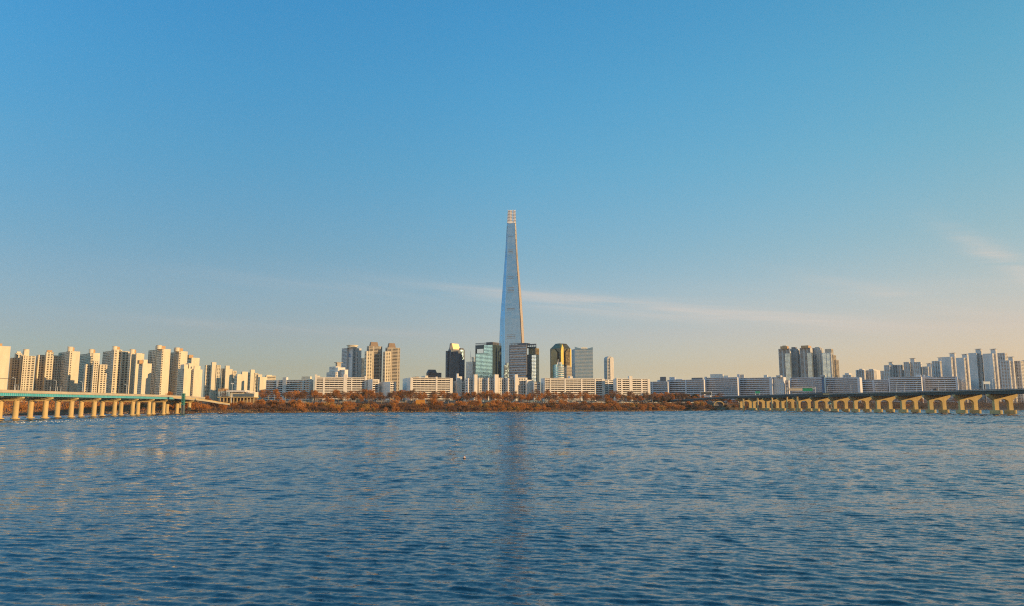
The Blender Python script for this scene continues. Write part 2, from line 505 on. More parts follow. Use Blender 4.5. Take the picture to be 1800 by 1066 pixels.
class Bldg:
    """a building whose nearest vertical edge stands at the root; +x runs along the right-hand face, +y along the left-hand face"""
    def __init__(s, name, label, px, top, Y, theta, cat='building', group=None):
        s.th = R(theta); s.Y = Y
        t, sl = ray(px, top)
        s.o = Vector((t * Y, Y, 0))
        s.gz = min(GZ, land_z(s.o.x, s.o.y)) - 1.5
        s.root = empty(name, (s.o.x, s.o.y, s.gz), s.th)
        tag(s.root, label, cat, group)
        s.c, s.s = math.cos(s.th), math.sin(s.th)
    def loc(s, x, y):                      # world plan point -> local
        dx, dy = x - s.o.x, y - s.o.y
        return dx*s.c + dy*s.s, -dx*s.s + dy*s.c
    def plan(s, xl, xc, xr, top, Y, da=14.0, db=14.0):
        """local rectangle whose near edge is at picture column xc, reaching to xl on the left and xr on the right"""
        tc, st = ray(xc, top)
        cx, cy = s.loc(tc * Y, Y)
        a = da if xl >= xc else Y*(tc - ray(xl, top)[0]) / (s.s + ray(xl, top)[0]*s.c)
        b = db if xr <= xc else Y*(ray(xr, top)[0] - tc) / (s.c - ray(xr, top)[0]*s.s)
        return cx, cy, abs(a), abs(b), CAM_H + st * Y - s.gz
    def block(s, xl, xc, xr, top, L=('blank',), Rr=('blank',), wall='cream', glass_='g_apart', dY=0.0, z0=0.0, fh=2.9,
              da=14.0, db=14.0, name='wall', gname='window_glass', parent=None, roof='parapet'):
        x0, y0, a, b, h = s.plan(xl, xc, xr, top, s.Y + dY, da, db)
        par = parent or s.root
        mb = MB()
        skin(mb, (x0, y0), (1,0), (0,-1), b, z0, h, Rr, fh)
        skin(mb, (x0, y0 + a - TH), (0,-1), (-1,0), a - 2*TH, z0, h, L, fh)
        mb.box(x0, x0 + b, y0 + a - TH, y0 + a, z0, h)
        mb.box(x0 + b - TH, x0 + b, y0 + TH, y0 + a - TH, z0, h)
        if roof:
            mb.box(x0 + TH, x0 + b - TH, y0 + TH, y0 + a - TH, h - .7, h - .5)
        w = mb.build(name, M[wall], par)
        if L[0] != 'blank' or Rr[0] != 'blank':
            g = TH - .1
            MB().box(x0 + g, x0 + b - g, y0 + g, y0 + a - g, z0, h - .8).build(gname, M[glass_], w if par is s.root else par)
        return w, (x0, y0, a, b, h)
    def roofbox(s, dims, fx0, fx1, fy0, fy1, hh, m='cream', name='roof_house', z=None):
        x0, y0, a, b, h = dims
        h = h if z is None else z
        return piece(name, M[m], s.root, x0 + b*fx0, x0 + b*fx1, y0 + a*fy0, y0 + a*fy1, h - .6, h + hh)
    def tank(s, dims, fx, fy, r, hh, m='cream', name='water_tank'):
        x0, y0, a, b, h = dims
        mb = MB().cyl(x0 + b*fx, y0 + a*fy, h - .6, h + hh, r, k=14)
        mb.cyl(x0 + b*fx, y0 + a*fy, h + hh, h + hh + .5, r + .5, k=14)
        return mb.build(name, M[m], s.root)

WIN = ('grid', 3.6, .42, .48)
WINW = ('grid', 4.6, .5, .42)
COLS2 = ('cols', [(.12,.30),(.40,.60),(.72,.90)], .45)
COLS1 = ('cols', [(.2,.45),(.62,.85)], .45)
BL = ('blank',)
SIDEWIN = ('grid', 5.0, .35, .42)

# ---- left cluster of tall cream apartment towers (behind the teal bridge)
GL = 'cream apartment towers behind the teal bridge'
def apt(label, blocks, Y, th, roofs=(), group=GL, wall='cream', name='apartment_tower', fh=2.9):
    f = blocks[0]
    B = Bldg(name, label, f[1], f[3], Y, th, 'building', group)
    dims = []
    for bl in blocks:
        xl, xc, xr, top, L, Rr = bl[:6]
        dY = bl[6] if len(bl) > 6 else 0
        w, d = B.block(xl, xc, xr, top, L, Rr, wall=wall, dY=dY, fh=fh, da=bl[7] if len(bl) > 7 else 14, name='wing')
        dims.append(d)
    for r in roofs:
        if r[0] == 'tank':
            B.tank(dims[r[1]], r[2], r[3], r[4], r[5], r[6] if len(r) > 6 else 'cream')
        else:
            B.roofbox(dims[r[1]], r[2], r[3], r[4], r[5], r[6], r[7] if len(r) > 7 else 'cream')
    return B
apt('tall cream apartment tower with a plain wall at the left picture edge',
    [(-34,-9,19,608, WIN, ('cols', [(.08,.2)], .45))], 1180, 48, [('box',0,.3,.65,.2,.8,5.2,'ochre'),('tank',0,.42,.3,2.6,5.5)])
apt('cream apartment tower with two lit window columns next to the leftmost tower',
    [(18,21,36,629, WIN, COLS2), (26,28,39,621, WIN, WIN, 30)], 1230, 40, [('box',1,.2,.8,.2,.8,3)])
apt('cream apartment tower, fully sunlit, with raised middle and round tank',
    [(35,38,46,624, WIN, COLS1, 4), (36,41,63,625.5, WIN, ('cols', [(.06,.16),(.26,.34),(.45,.62),(.72,.92)], .45))], 1215, 38,
    [('box',1,.1,.5,.2,.8,9,'cream'),('tank',1,.26,.3,4,11.0),('box',1,.30,.52,.3,.7,11,'ochre')])
apt('wide cream apartment tower shaded on its lower right wing',
    [(64,68,84,624, WIN, COLS2, 6), (80,82,95,619, WIN, COLS1), (92,94,107,625, WIN, COLS2, 8)], 1245, 40,
    [('box',1,.1,.8,.2,.8,3.2,'ochre')])
apt('cream apartment tower with a broad plain end wall and brick-coloured roof house',
    [(103,116,119,619, SIDEWIN, BL, 14), (116,123,141,617.5, WIN, ('cols', [(.10,.22)], .45))], 1235, 52,
    [('box',1,.05,.5,.2,.8,6.5,'ochre'),('tank',1,.12,.3,4,7)])
apt('cream apartment tower standing behind a shorter front block',
    [(139,153,156,622, SIDEWIN, BL, 16), (154,159,176,620.5, WIN, ('cols', [(.1,.3)], .45))], 1290, 50,
    [('box',1,.05,.55,.2,.8,6,'ochre'),('tank',1,.15,.3,3.6,6)])
apt('short three-part cream apartment block standing in front of taller towers',
    [(148,151,163,640.5, WIN, COLS1, 4), (163,165,174,635, WIN, COLS1), (173,176,189,641, WIN, COLS1, 6)], 1180, 40, [('box',1,.1,.9,.2,.8,1.2)])
apt('tall cream apartment tower with dark window side and ochre roof block',
    [(181,195,199,617, SIDEWIN, BL, 14), (196,201,215,614.5, WIN, ('cols', [(.1,.35),(.6,.85)], .45)), (212,214,228,617.5, WIN, COLS1, 5)], 1235, 48,
    [('box',1,.1,.75,.2,.8,5,'ochre'),('tank',1,.15,.3,3.4,5)])
apt('cream apartment tower with narrow sunlit wall right of the ochre-roofed tower',
    [(226,230,241,621, WIN, BL, 4), (238,240,254,621, WIN, BL)], 1225, 50, [('box',0,.1,.9,.2,.8,6,'ochre'),('tank',0,.3,.3,3.6,6)])
apt('shorter cream apartment block with plain wall before the tallest towers',
    [(244,251,267,639, WIN, BL)], 1160, 50, [('box',0,.15,.6,.2,.7,6,'cream'),('box',0,-.3,.1,.2,.7,5,'ochre')])
apt('tallest cream apartment tower with a wide sunlit wall and dark side',
    [(261,274,278,615, SIDEWIN, BL, 14), (276,285,300,613.5, WIN, ('cols', [(.02,.16)], .45))], 1220, 52,
    [('box',1,-.3,.5,.2,.8,5,'ochre'),('tank',1,-.2,.3,4,5.4)])
apt('cream apartment tower with dark recessed side between sunlit walls',
    [(297,306,309,619.5, SIDEWIN, BL, 14), (307,315,330,617.5, WIN, ('cols', [(.05,.18)], .45))], 1235, 52,
    [('box',1,-.2,.55,.2,.8,5,'ochre'),('tank',1,-.1,.3,3.8,5.4)])
apt('cream apartment tower peeking out behind two stepped end blocks',
    [(329,337,351,629, WIN, BL)], 1300, 50, [('box',0,-.25,.3,.2,.8,5,'ochre')])
apt('pair of low stepped cream blocks with plain walls at the cluster right end',
    [(313,324,341,648, WIN, BL), (338,341,356,649.5, WIN, BL, 6)], 1130, 50,
    [('box',0,.1,.5,.2,.8,6.5,'cream'),('box',0,.6,.9,.2,.8,8,'cream'),('box',1,.1,.8,.3,.8,5.5,'cream'),('tank',0,.75,.5,3,8)])
# further, smaller towers right of the cluster
GF = 'smaller far apartment towers left of the long white blocks'
apt('far cream apartment tower with tall middle stair shaft',
    [(360,362,374,642, WIN, COLS2), (371,373,380.5,637, WIN, BL, -4), (379,381,388,642, WIN, COLS1)], 1560, 38, group=GF)
apt('far cream apartment tower with twin shafts and stepped right end',
    [(388,390,398,648, WIN, COLS1), (395,397,404,643, WIN, BL, -4), (400,402,409,649, WIN, BL), (408,410,416,652, WIN, COLS1, 10)], 1580, 38, group=GF)
apt('far cream apartment block with a plain sunlit end wall behind the visitor hall',
    [(412,417,430,661, WIN, BL), (424,426,436,653.5, WIN, BL, 30)], 1500, 48, [('box',0,.1,.7,.2,.8,3.5)], group=GF)
apt('far cream apartment tower with narrow raised shaft beside the plain end wall',
    [(432,434,441,655, WIN, COLS1), (439,441,448,650, WIN, BL, -4), (446,448,454,656, WIN, COLS1), (452,454,461,658.5, WIN, BL)], 1560, 38, group=GF)
apt('low cream apartment block with plain wall beside the first long slab',
    [(454,457,470,663, WIN, BL), (466,468,485,660.5, WIN, ('band', .5, 0), 40)], 1440, 45, [('box',1,.1,.6,.2,.8,1.5)], group=GF)

# ------------------------------------------------------------------ long slab blocks of flats
GS = 'long white slab blocks along the river'
def slab(label, xl, xc, xr, top, Y, th, floors, stairs, front='R', wall='white', band='white', depth=12.0, rooms=(), solid=.50, end_style=BL, group=GS):
    """banded slab; front='R': the banded face runs right of the near edge xc, 'L': left of it.
    stairs: (px from, px to, px of its top) upright shafts that divide the banded face"""
    B = Bldg('slab_block', label, xc, top, Y, th, 'building', group)
    x0, y0, a, b, h = B.plan(xl, xc, xr, top, Y, depth, depth)
    W = b if front == 'R' else a
    D = a if front == 'R' else b
    # everything in face coordinates: u along the banded face from the near edge, d into the block
    def bx(name, m, u0, u1, d0, d1, z0, z1, par=None):
        if front == 'R': return piece(name, M[m], par or B.root, u0, u1, d0, d1, z0, z1)
        return piece(name, M[m], par or B.root, d0, d1, u0, u1, z0, z1)
    REC = 1.5
    bx('recessed_window_wall', 'g_apart', .4, W-.4, REC, D-.5, 0, h-.4)
    bx('rear_wall', wall, 0, W, D-.5, D, 0, h+.02)
    bx('end_wall', wall, 0, .5, 0, D-.5, 0, h+.1)
    bx('end_wall', wall, W-.5, W, 0, D-.5, 0, h+.1)
    bx('roof', 'pale_grey', .5, W-.5, .3, D-.5, h-.45, h-.1)
    # divisions along the face
    def u_of(px):
        t = ray(px, top)[0]
        if front == 'R': return Y*(t - ray(xc, top)[0]) / (B.c - t*B.s)
        return Y*(ray(xc, top)[0] - t) / (B.s + t*B.c)
    cuts = []
    for p0, p1, tp in stairs:
        q0, q1 = sorted((u_of(p0), u_of(p1)))
        hz = h if tp is None else CAM_H + ray((p0+p1)/2, tp)[1]*Y - B.gz
        bx('stair_shaft', wall, max(.5, q0), min(W-.5, q1), -.5, min(5.0, D-.6), 0, hz)
        cuts.append((q0, q1))
    cuts.sort()
    edges = []; e = .5
    for q0, q1 in cuts:
        if q0 - e > .8: edges.append((e, q0))
        e = max(e, q1)
    if W - .5 - e > .8: edges.append((e, W-.5))
    f = h / floors
    for i in range(floors):
        for e0, e1 in edges:
            bx('balcony_band', band, e0, e1, -.1, .12, i*f, i*f + f*solid)
            bx('floor_slab', wall, e0, e1, .12, REC, i*f, i*f + .25)
    for e0, e1 in edges:
        bx('roof_edge', wall, e0, e1, -.1, .3, h - f*.22, h + .3)
        # small upright dividers between the flats
        nb = max(2, round((e1 - e0) / 7.0)); w = (e1 - e0) / nb
        mb = MB()
        for j in range(1, nb):
            u = e0 + j*w
            if front == 'R': mb.box(u-.12, u+.12, .2, REC, 0, h-.5)
            else: mb.box(.2, REC, u-.12, u+.12, 0, h-.5)
        if nb > 1: mb.build('balcony_dividers', M[wall], B.root, kind='stuff')
    for p0, p1, tp, m in rooms:
        q0, q1 = sorted((u_of(p0), u_of(p1)))
        hz = CAM_H + ray((p0+p1)/2, tp)[1]*Y - B.gz
        bx('roof_house', m, max(.6, q0), min(W-.6, q1), D*.3, D*.8, h-.3, max(hz, h + .6))
    return B

# lit slabs: banded face turned towards the sun on the right
slab('long grey-shaded slab block at the left end of the white row', 468, 544.5, 551, 668, 1330, 70, 12,
     [(486,489,None),(497,503.5,663),(532,534.5,None)], front='L', rooms=[(528,543,662,'cream')], end_style=BL)
slab('long sunlit slab block with tall stair shafts left of the slim towers', 549.5, 553, 645, 663.5, 1290, 14, 12,
     [(553,557,658.5),(568,571.5,None),(604,610.5,658),(617.5,619.5,None),(641,644.5,660.5)], rooms=[(556,562,658.5,'cream'),(571,574,661,'cream')], wall='white', band='white')
slab('short slab block end turned to the camera below the slim towers', 645, 655, 667, 667, 1300, 42, 11,
     [(664.5,667,None)], wall='white', band='white', depth=14)
slab('small low slab block with pale end wall beside the gap', 665.5, 686, 696.5, 671.5, 1290, 40, 10,
     [(694,696.5,None)], wall='white', band='white', depth=14)
slab('long bright sunlit slab block with pale lilac end wall left of the dark office tower', 708, 721, 796, 664, 1280, 20, 12,
     [(721.5,726,None),(766,769,662),(791,796,None)], rooms=[(752,757,659.5,'cream'),(735,741,661.5,'brown')], wall='white', band='white', depth=20)
slab('low sunlit block with yellowish bands and a taller stair house', 797, 803, 818, 670, 1310, 25, 10,
     [(803,806,657),(806,812,662)], wall='white', band='white')
slab('long sunlit slab block with five stair shafts right of the striped office', 951, 957, 1063, 665, 1280, 16, 12,
     [(957.5,958.5,None),(966.5,968.5,None),(992,994.5,None),(1021,1023.5,None),(1045,1047.5,None),(1058,1063,None)], wall='white', band='white',
     rooms=[(1004,1009,661,'white')])
slab('narrow slab block bending back beside the long five-shaft slab', 1060, 1063.5, 1080, 668, 1330, 22, 12,
     [(1068,1070.5,None),(1078,1080,None)], wall='white', band='white')
slab('sunlit slab block with one tall dark-sided stair shaft at the bank bend', 1078, 1083, 1142, 666, 1290, 18, 12,
     [(1083,1086,664.5),(1091.5,1094,None),(1106,1111.5,661),(1126.5,1129,None),(1138,1142,None)], wall='white', band='white')
slab('tiny banded block beside the plain zigzag end wall', 937, 939, 950, 672, 1285, 16, 10, [], wall='white', band='white')
# zigzag point block made of narrow upright wings
Bz = Bldg('slab_block', 'white zigzag block with upright window columns and square roof houses', 820, 664, 1295, 24, 'building', GS)
wings = [(817,823,836,665),(836,842,855,664.5),(853,858,873,664.5),(872,877,891,664.5),(889,893,906,665),(905,911,927,664)]
for i, (xl, xc, xr, tp) in enumerate(wings):
    Bz.block(xl, xc, xr, tp, ('cols', [(.3,.7)], .45), ('cols', [(.1,.24),(.34,.5),(.62,.78)], .42), wall='white', dY=(i % 2)*3, name='wing', da=16)
Bz.block(924, 926, 937.5, 668, BL, BL, wall='white', dY=-2, name='end_wall', da=14)
for p0, p1, tp in ((834,839.5,658.5),(870,876.5,658.5),(905.5,910.5,658.5)):
    Bz.block(p0-2, p0, p1, tp, BL, BL, wall='white', dY=-3.5, name='stair_shaft', da=9)

# shaded slabs on the right: banded face turned away from the sun
GR_ = 'grey shaded slab blocks behind the right bridge'
slab('low shaded slab block right next to the last sunlit slab', 1143, 1173.5, 1175, 671, 1630, 58, 11, [(1146,1148,None)], front='L', wall='lilac', band='lilac', group=GR_,
     rooms=[(1160,1170,662.5,'grey_stone'),(1155,1160,668,'lilac')])
slab('shaded slab block with square roof boxes behind the bare trees', 1173, 1237, 1239, 667.5, 1610, 58, 12, [(1175,1177,None),(1204,1206.5,None)], front='L', wall='lilac', band='lilac', group=GR_,
     rooms=[(1176,1185.5,662,'lilac'),(1187,1199,666,'lilac'),(1215,1234,664,'grey_stone')])
slab('tall shaded slab block behind the sloping ramp', 1238, 1296, 1298, 663.5, 1590, 58, 13, [(1238.5,1241.5,661.5)], front='L', wall='lilac', band='lilac', group=GR_,
     rooms=[(1248,1270,657,'white'),(1272,1280,660,'white')])
slab('shaded slab block with large roof box over its left end', 1295, 1357, 1359, 664, 1585, 58, 13, [(1296,1300.5,657),(1352,1357,None)], front='L', wall='lilac', band='lilac', group=GR_,
     rooms=[(1285,1307,657.5,'pale_grey'),(1342,1348,659,'white'),(1350,1354,662.5,'pale_grey')])
slab('shaded slab block left of the blue stair shaft', 1388, 1447, 1449, 663.5, 1570, 58, 13, [(1388.5,1390.5,None)], front='L', wall='lilac', band='lilac', group=GR_)
slab('shaded slab block right of the blue stair shaft', 1449, 1511, 1515, 663.5, 1565, 58, 13, [(1449,1451.5,None),(1506.5,1510.5,None)], front='L', wall='lilac', band='lilac', group=GR_)
slab('lower shaded slab block between two taller grey slabs', 1514, 1560, 1562, 667.5, 1590, 58, 12, [(1533,1536.5,None)], front='L', wall='lilac', band='lilac', group=GR_)
slab('shaded slab block directly above the yellow piers', 1561, 1619, 1621, 662.5, 1550, 58, 13, [(1561.5,1563.5,None)], front='L', wall='lilac', band='lilac', group=GR_,
     rooms=[(1609,1618,658.5,'lilac')])
slab('rightmost shaded slab block with a pale right end wall', 1621, 1683, 1686, 662.5, 1550, 58, 13, [(1621.5,1626,658),(1679,1683,None)], front='L', wall='lilac', band='lilac', group=GR_,
     rooms=[(1626,1632,659,'lilac')])
B = Bldg('stair_tower', 'narrow blue painted stair tower between two shaded slabs', 1449, 662, 1545, 60, 'building')
M['blue_wall'] = mat('blue_wall_paint', (.10,.20,.36), streak=True)
B.block(1444, 1448.5, 1450, 662, ('cols', [(.3,.5)], .5), BL, wall='blue_wall', da=7)
B.roofbox((0,0,6,5,B.plan(1444,1448.5,1450,662,1545)[4]), -.6, 1.2, -.3, 1.4, 3.0, 'pale_grey')
B = Bldg('slab_block', 'dark blue-grey block with pale end wall and checkered windows', 1376, 663, 1580, 58, 'building')
B.block(1357.5, 1377, 1381.5, 663, ('grid', 4.0, .4, .5), BL, wall='lilac', glass_='g_slate')
B.roofbox(B.plan(1357.5,1377,1381.5,663,1580), -.2, .5, .2, .6, 3.5, 'pale_grey')
B = Bldg('slab_block', 'small low grey block tucked between the checkered and banded slabs', 1386, 669, 1590, 58, 'building')
B.block(1380.5, 1386, 1389, 669, ('band', .5, 0), BL, wall='lilac')
slab('far low slab block in the gap beside the slim twin towers', 696, 699, 709, 686, 1700, 20, 6, [], wall='white', band='white')

# ------------------------------------------------------------------ right-hand high-rises
def tower(label, blocks, Y, th, wall='pale_grey', gl='g_apart', name='apartment_tower', group=None, roofs=(), fh=3.0):
    f = blocks[0]
    B = Bldg(name, label, f[1], f[3], Y, th, 'building', group)
    dims = []
    for bl in blocks:
        kw = bl[6] if len(bl) > 6 else {}
        kw = dict(dict(wall=wall, glass_=gl, fh=fh, name='wing'), **kw)
        w, d = B.block(*bl[:4], bl[4], bl[5], **kw)
        dims.append(d)
    for r in roofs:
        B.roofbox(dims[r[0]], *r[1:7])
    return B
M['g_bay'] = glass('grey_teal_bay_glass', (.34,.46,.52), metal=.6, var=.15, tilt=.012)
GH = 'grey and glass apartment high-rises on the right'
G2 = ('grid', 3.0, .45, .42)
CU = ('curtain', 3.0, .3, .5)
tower('left grey high-rise with a teal glass strip and sunlit crown',
      [(1368,1388,1391,613, ('cols', [(.03,.28),(.42,.70),(.80,.97)], .4), BL),
       (1379,1388.5,1390.5,621, CU, CU, dict(glass_='g_bay', wall='grey_stone', dY=-3, name='glass_bay'))], 1900, 56, wall='pale_grey', group=GH,
      roofs=[(0,-.4,.6,.15,.75,6,'ochre'),(0,-.2,.8,.3,.6,8,'beige')])
tower('grey brown high-rise with dense small windows between two glass bays',
      [(1389.5,1401,1405.5,613.5, G2, BL), (1401,1404.5,1408,616, G2, BL, dict(dY=8))], 1920, 56, wall='pale_grey', group=GH, roofs=[(0,.1,.8,.3,.9,5,'grey_stone')])
tower('middle grey high-rise with dark glass bay and flat crown',
      [(1405.5,1424,1428,611.5, ('cols', [(.03,.32),(.45,.66),(.78,.96)], .4), BL),
       (1418,1426.5,1429,620, CU, CU, dict(glass_='g_bay', wall='grey_stone', dY=-3, name='glass_bay'))], 1890, 56, wall='pale_grey', group=GH,
      roofs=[(0,-.3,1.0,.1,.8,5.5,'ochre')])
tower('blue grey high-rise with rounded front and sunlit right corner',
      [(1427,1442,1447,611.5, ('cols', [(.05,.2),(.3,.62),(.72,.95)], .42), ('cols', [(.2,.6)], .4))], 1910, 58, wall='pale_grey', gl='g_slate', group=GH, roofs=[(0,.2,.9,.2,.7,2.5,'beige')])
tower('gold-lit stepped high-rise at the right end of the glass group',
      [(1443,1460,1464,620, ('cols', [(.1,.5),(.55,.9)], .3), G2, dict(glass_='g_bay')), (1450,1461,1464.5,613.5, BL, G2, dict(dY=14, wall='beige')),
       (1458,1464,1469.5,624, BL, ('grid', 3.0, .25, .35), dict(wall='beige', glass_='g_gold', dY=10)), (1463,1469,1474,632.5, BL, ('grid', 3.0, .25, .35), dict(wall='beige', glass_='g_gold', dY=16))], 1880, 52, group=GH)
GX = 'bluish apartment towers at the far right'
SH = ('cols', [(.12,.3),(.42,.62),(.74,.9)], .45)
def rt(label, xl, xc, xr, top, Y, th=45, core=None, L=SH, Rr=SH, extra=(), wall='offwhite'):
    xc = xl + .74*(xr - xl)
    if Y < 1650: Y += 190
    bl = [(xl, xc, xr, top, L, Rr)]
    if core: bl.append((core[0], core[0] + (core[1]-core[0])*.78, core[1], core[2], BL, ('cols', [(.3,.5)], .5), dict(dY=6)))
    for e in extra: bl.append(e)
    B = tower(label, bl, Y, th, wall=wall, group=GX)
    if core:
        x0, y0, a, b, h = B.plan(core[0], core[0] + (core[1]-core[0])*.78, core[1], core[2], Y + 6)
        piece('roof_canopy', M['steel'], B.root, x0 - 2, x0 + b + 2, y0 - 2, y0 + a + 2, h + 1.0, h + 1.5)
        piece('roof_post', M['steel'], B.root, x0 + b*.4, x0 + b*.6, y0 + a*.4, y0 + a*.6, h - .6, h + 1.0)
    return B
rt('small far grey block with stepped roof left of the hazy towers', 1481, 1494, 1501, 659, 2300, 55, extra=[(1485,1492,1497,656,BL,BL,dict(dY=10))])
rt('far grey blue tower pair with ragged tops above the shaded slabs', 1504, 1518, 1524, 650.5, 2000, 55, extra=[(1510,1516,1521,648.5,BL,BL,dict(dY=8))])
rt('far tower with a blue emblem wall and sunlit right edge', 1522, 1536, 1541, 651, 2010, 55, extra=[(1527,1535,1547,649,SH,BL,dict(dY=20))])
rt('far beige low tower seen in the gap', 1546, 1552, 1557, 652, 2400, 50)
rt('grey blue tower with dark raised shaft, first of the rising row', 1553.5, 1562, 1567, 642, 1750, 50, core=(1562,1570,637.5))
rt('grey tower with white panels second in the rising row', 1567, 1577, 1589, 641.5, 1760, 45)
rt('paired grey towers with a dark middle shaft', 1588, 1597, 1601, 636.5, 1740, 50, core=(1600,1609,631))
rt('grey tower with a sunlit cream right wall', 1605, 1614, 1620, 636.5, 1700, 48, Rr=BL)
rt('low grey tower behind the rightmost slab', 1621, 1628, 1633, 644.5, 1700, 45, core=(1629,1638,639.5))
rt('grey tower with sunlit edge left of the tall row', 1637.5, 1647, 1657, 634.5, 1600, 42, core=(1649,1656,629.5))
rt('tall grey tower with broad plain left wall and slim shaft', 1654.5, 1668, 1677, 627.5, 1560, 42, core=(1669,1680,621.5), L=BL)
rt('tall blue grey tower rising from behind the slab end', 1680, 1691, 1699, 629, 1490, 42, core=(1691,1702,623.5), L=BL)
rt('tall grey tower with a bright strip on its right corner', 1702, 1714, 1721, 620.5, 1450, 42, core=(1714.5,1726,614.5), L=BL)
rt('tall grey tower with small emblem on its plain wall beside the white sign', 1727, 1740, 1750, 621.5, 1430, 42, core=(1741,1752,614.5), L=BL)
rt('grey tower with a grid of windows and cream roof edge', 1752, 1766, 1771, 620.5, 1480, 45)
rt('broad grey tower in front of the cream-roofed one', 1757, 1770, 1780, 634, 1350, 45, core=(1772,1782,628.5))
rt('grey tower near the right picture edge with vertical ribs', 1779, 1793, 1799, 634.5, 1360, 45)
rt('last grey tower cut by the right picture edge', 1795, 1806, 1815, 633.5, 1380, 42)

# ------------------------------------------------------------------ the supertall tower
def supertall():
    Y = 2100.0
    prof = [(368,893.0,905.8),(392,891.4,907.0),(418,889.9,908.4),(445.8,888.2,909.8),(480,885.6,912.8),(516,882.8,916.0),(558,879.5,919.2),(600.7,877.6,921.7),(650,876.2,923.0),(712,875.6,923.6)]
    zs, xl, xr = [], [], []
    for py, a, b in prof:
        Yl = Y + 38 - .92*.8*(b - a)          # the front face leans back with the taper
        p, q = at(a, py, Yl), at(b, py, Yl)
        zs.append(p.z); xl.append(p.x); xr.append(q.x)
    zs, xl, xr = zs[::-1], xl[::-1], xr[::-1]
    zs[0] = GZ - 1.5; ztop = zs[-1]
    cx0 = (xl[0] + xr[0]) / 2
    root = empty('supertall_tower', (cx0, Y + 38, GZ - 1.5))
    tag(root, 'very tall tapering blue glass tower with a split lattice crown', 'tower')
    base = Vector((cx0, Y + 38, GZ - 1.5))
    def poly(z, grow=0.0):
        l, r = float(np.interp(z, zs, xl)), float(np.interp(z, zs, xr))
        c, h = (l + r)/2, (r - l)/2 + grow
        f = max(0.0, min(1.0, (z - zs[0]) / (ztop - zs[0])))
        fl = -.46 - .30*f - .21*max(0.0, (f - .8)/.2)                      # the left chamfer closes towards the top
        fr = .76 - .06*f
        pts = [(fl, -.92), (fr, -.92), (fr + .07, -.80), (1.0, -.45), (1.0, .5), (.5, 1.0), (-.5, 1.0), (-1.0, .45), (-1.0, -.25 - .45*f)]
        return [(c - base.x + x*h, y*h, z - base.z) for x, y in pts]
    zc = at(900, 392, Y + 27).z                          # start of the crown
    levels = np.linspace(zs[0], zc, 62)
    names = ['front_facade','seam_strip','right_chamfer','right_facade','rear_right_chamfer','rear_facade','rear_left_chamfer','left_facade','left_chamfer']
    rings = [poly(z) for z in levels]
    k = len(rings[0])
    M['g_tower_shaded'] = glass('shaded_side_curtain_glass', (.26,.45,.62), rough=.2, metal=.85, var=.05, cell=(300,300,9), tilt=.004)  # same curtain glass; darker sky reflection of the left faces put into its tint
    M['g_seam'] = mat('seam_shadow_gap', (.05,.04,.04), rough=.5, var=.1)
    M['g_sunlit'] = mat('sunlit_edge_tint', (.62,.50,.42), rough=.45, var=.06)  # glow of the sunlit right edge put into a warm pale colour
    for i in range(k):
        j = (i + 1) % k
        v, f = [], []
        for ring in rings: v += [ring[i], ring[j]]
        for n in range(len(rings) - 1): f.append((2*n, 2*n+1, 2*n+3, 2*n+2))
        me = bpy.data.meshes.new(names[i]); me.from_pydata(v, [], f); me.update()
        link(names[i], me, M['g_seam'] if i == 1 else (M['g_sunlit'] if i in (2, 3) else (M['g_tower_shaded'] if i in (7, 8) else M['g_tower'])), root)
    # upright fins on the glass
    M['fin'] = mat('fin_aluminium', (.50,.60,.70), rough=.4, metal=.6, var=.05)
    def fins(name, i, n, mt, out=.35, w=.5):
        mb = MB(); j = (i + 1) % k
        for q in range(n + 1):
            t = q / n
            prev = None
            for z in levels[::4]:
                p = poly(z, .0)
                P = Vector(p[i]).lerp(Vector(p[j]), t)
                e = (Vector(p[j]) - Vector(p[i])).normalized()
                P += Vector((e.y, -e.x, 0)) * out * .5
                if prev is not None: mb.bar(prev, P, w, out)
                prev = P
        mb.build(name, mt, root, kind='stuff')
    fins('upright_fins', 0, 12, M['fin'], .3, .4)
    fins('upright_fins', 8, 4, M['fin'], .3, .4)
    fins('upright_fins', 2, 3, M['offwhite'], .5, .9)
    # plant floors: dark louvred bands
    for y0 in (417, 441, 443.6, 446.2, 488.2, 490.8, 507.5, 510, 512.5, 515, 543.8, 546.4, 590, 592.8, 595.6):
        z = at(900, y0, Y + 38 - .4*(y0 - 350)*.15).z
        p = poly(z)
        a, b = Vector(p[0]), Vector(p[1])
        A, Bq = a.lerp(b, .14), a.lerp(b, .66)
        MB().bar(A + Vector((0,-.3,0)), Bq + Vector((0,-.3,0)), .7, 1.1).build('louvre_band', M['grey_stone'], root)
    # small marker lamps on the edges
    for y0 in (426, 483, 544, 589):
        z = at(900, y0, Y).z; p = poly(z)
        for q in ((8, 0, .35), (0, 1, .97)):
            c = Vector(p[q[0]]).lerp(Vector(p[q[1]]), q[2])
            piece('marker_lamp', M['sign_w'], root, c.x-.8, c.x+.8, c.y-1.2, c.y-.3, c.z-.9, c.z+.9)
    # crown: two curved shells of ribs with a slot between them
    M['crown'] = mat('crown_cladding', (.80,.78,.82), rough=.5, var=.08)
    M['crown_back'] = mat('crown_inner_panel', (.64,.60,.63), rough=.5, var=.1)
    zt = ztop
    pm = poly(zc)
    cap = MB(); n = 9
    def ends(p): return Vector((p[8][0], p[0][1], p[0][2])), Vector((p[3][0], p[0][1], p[0][2]))
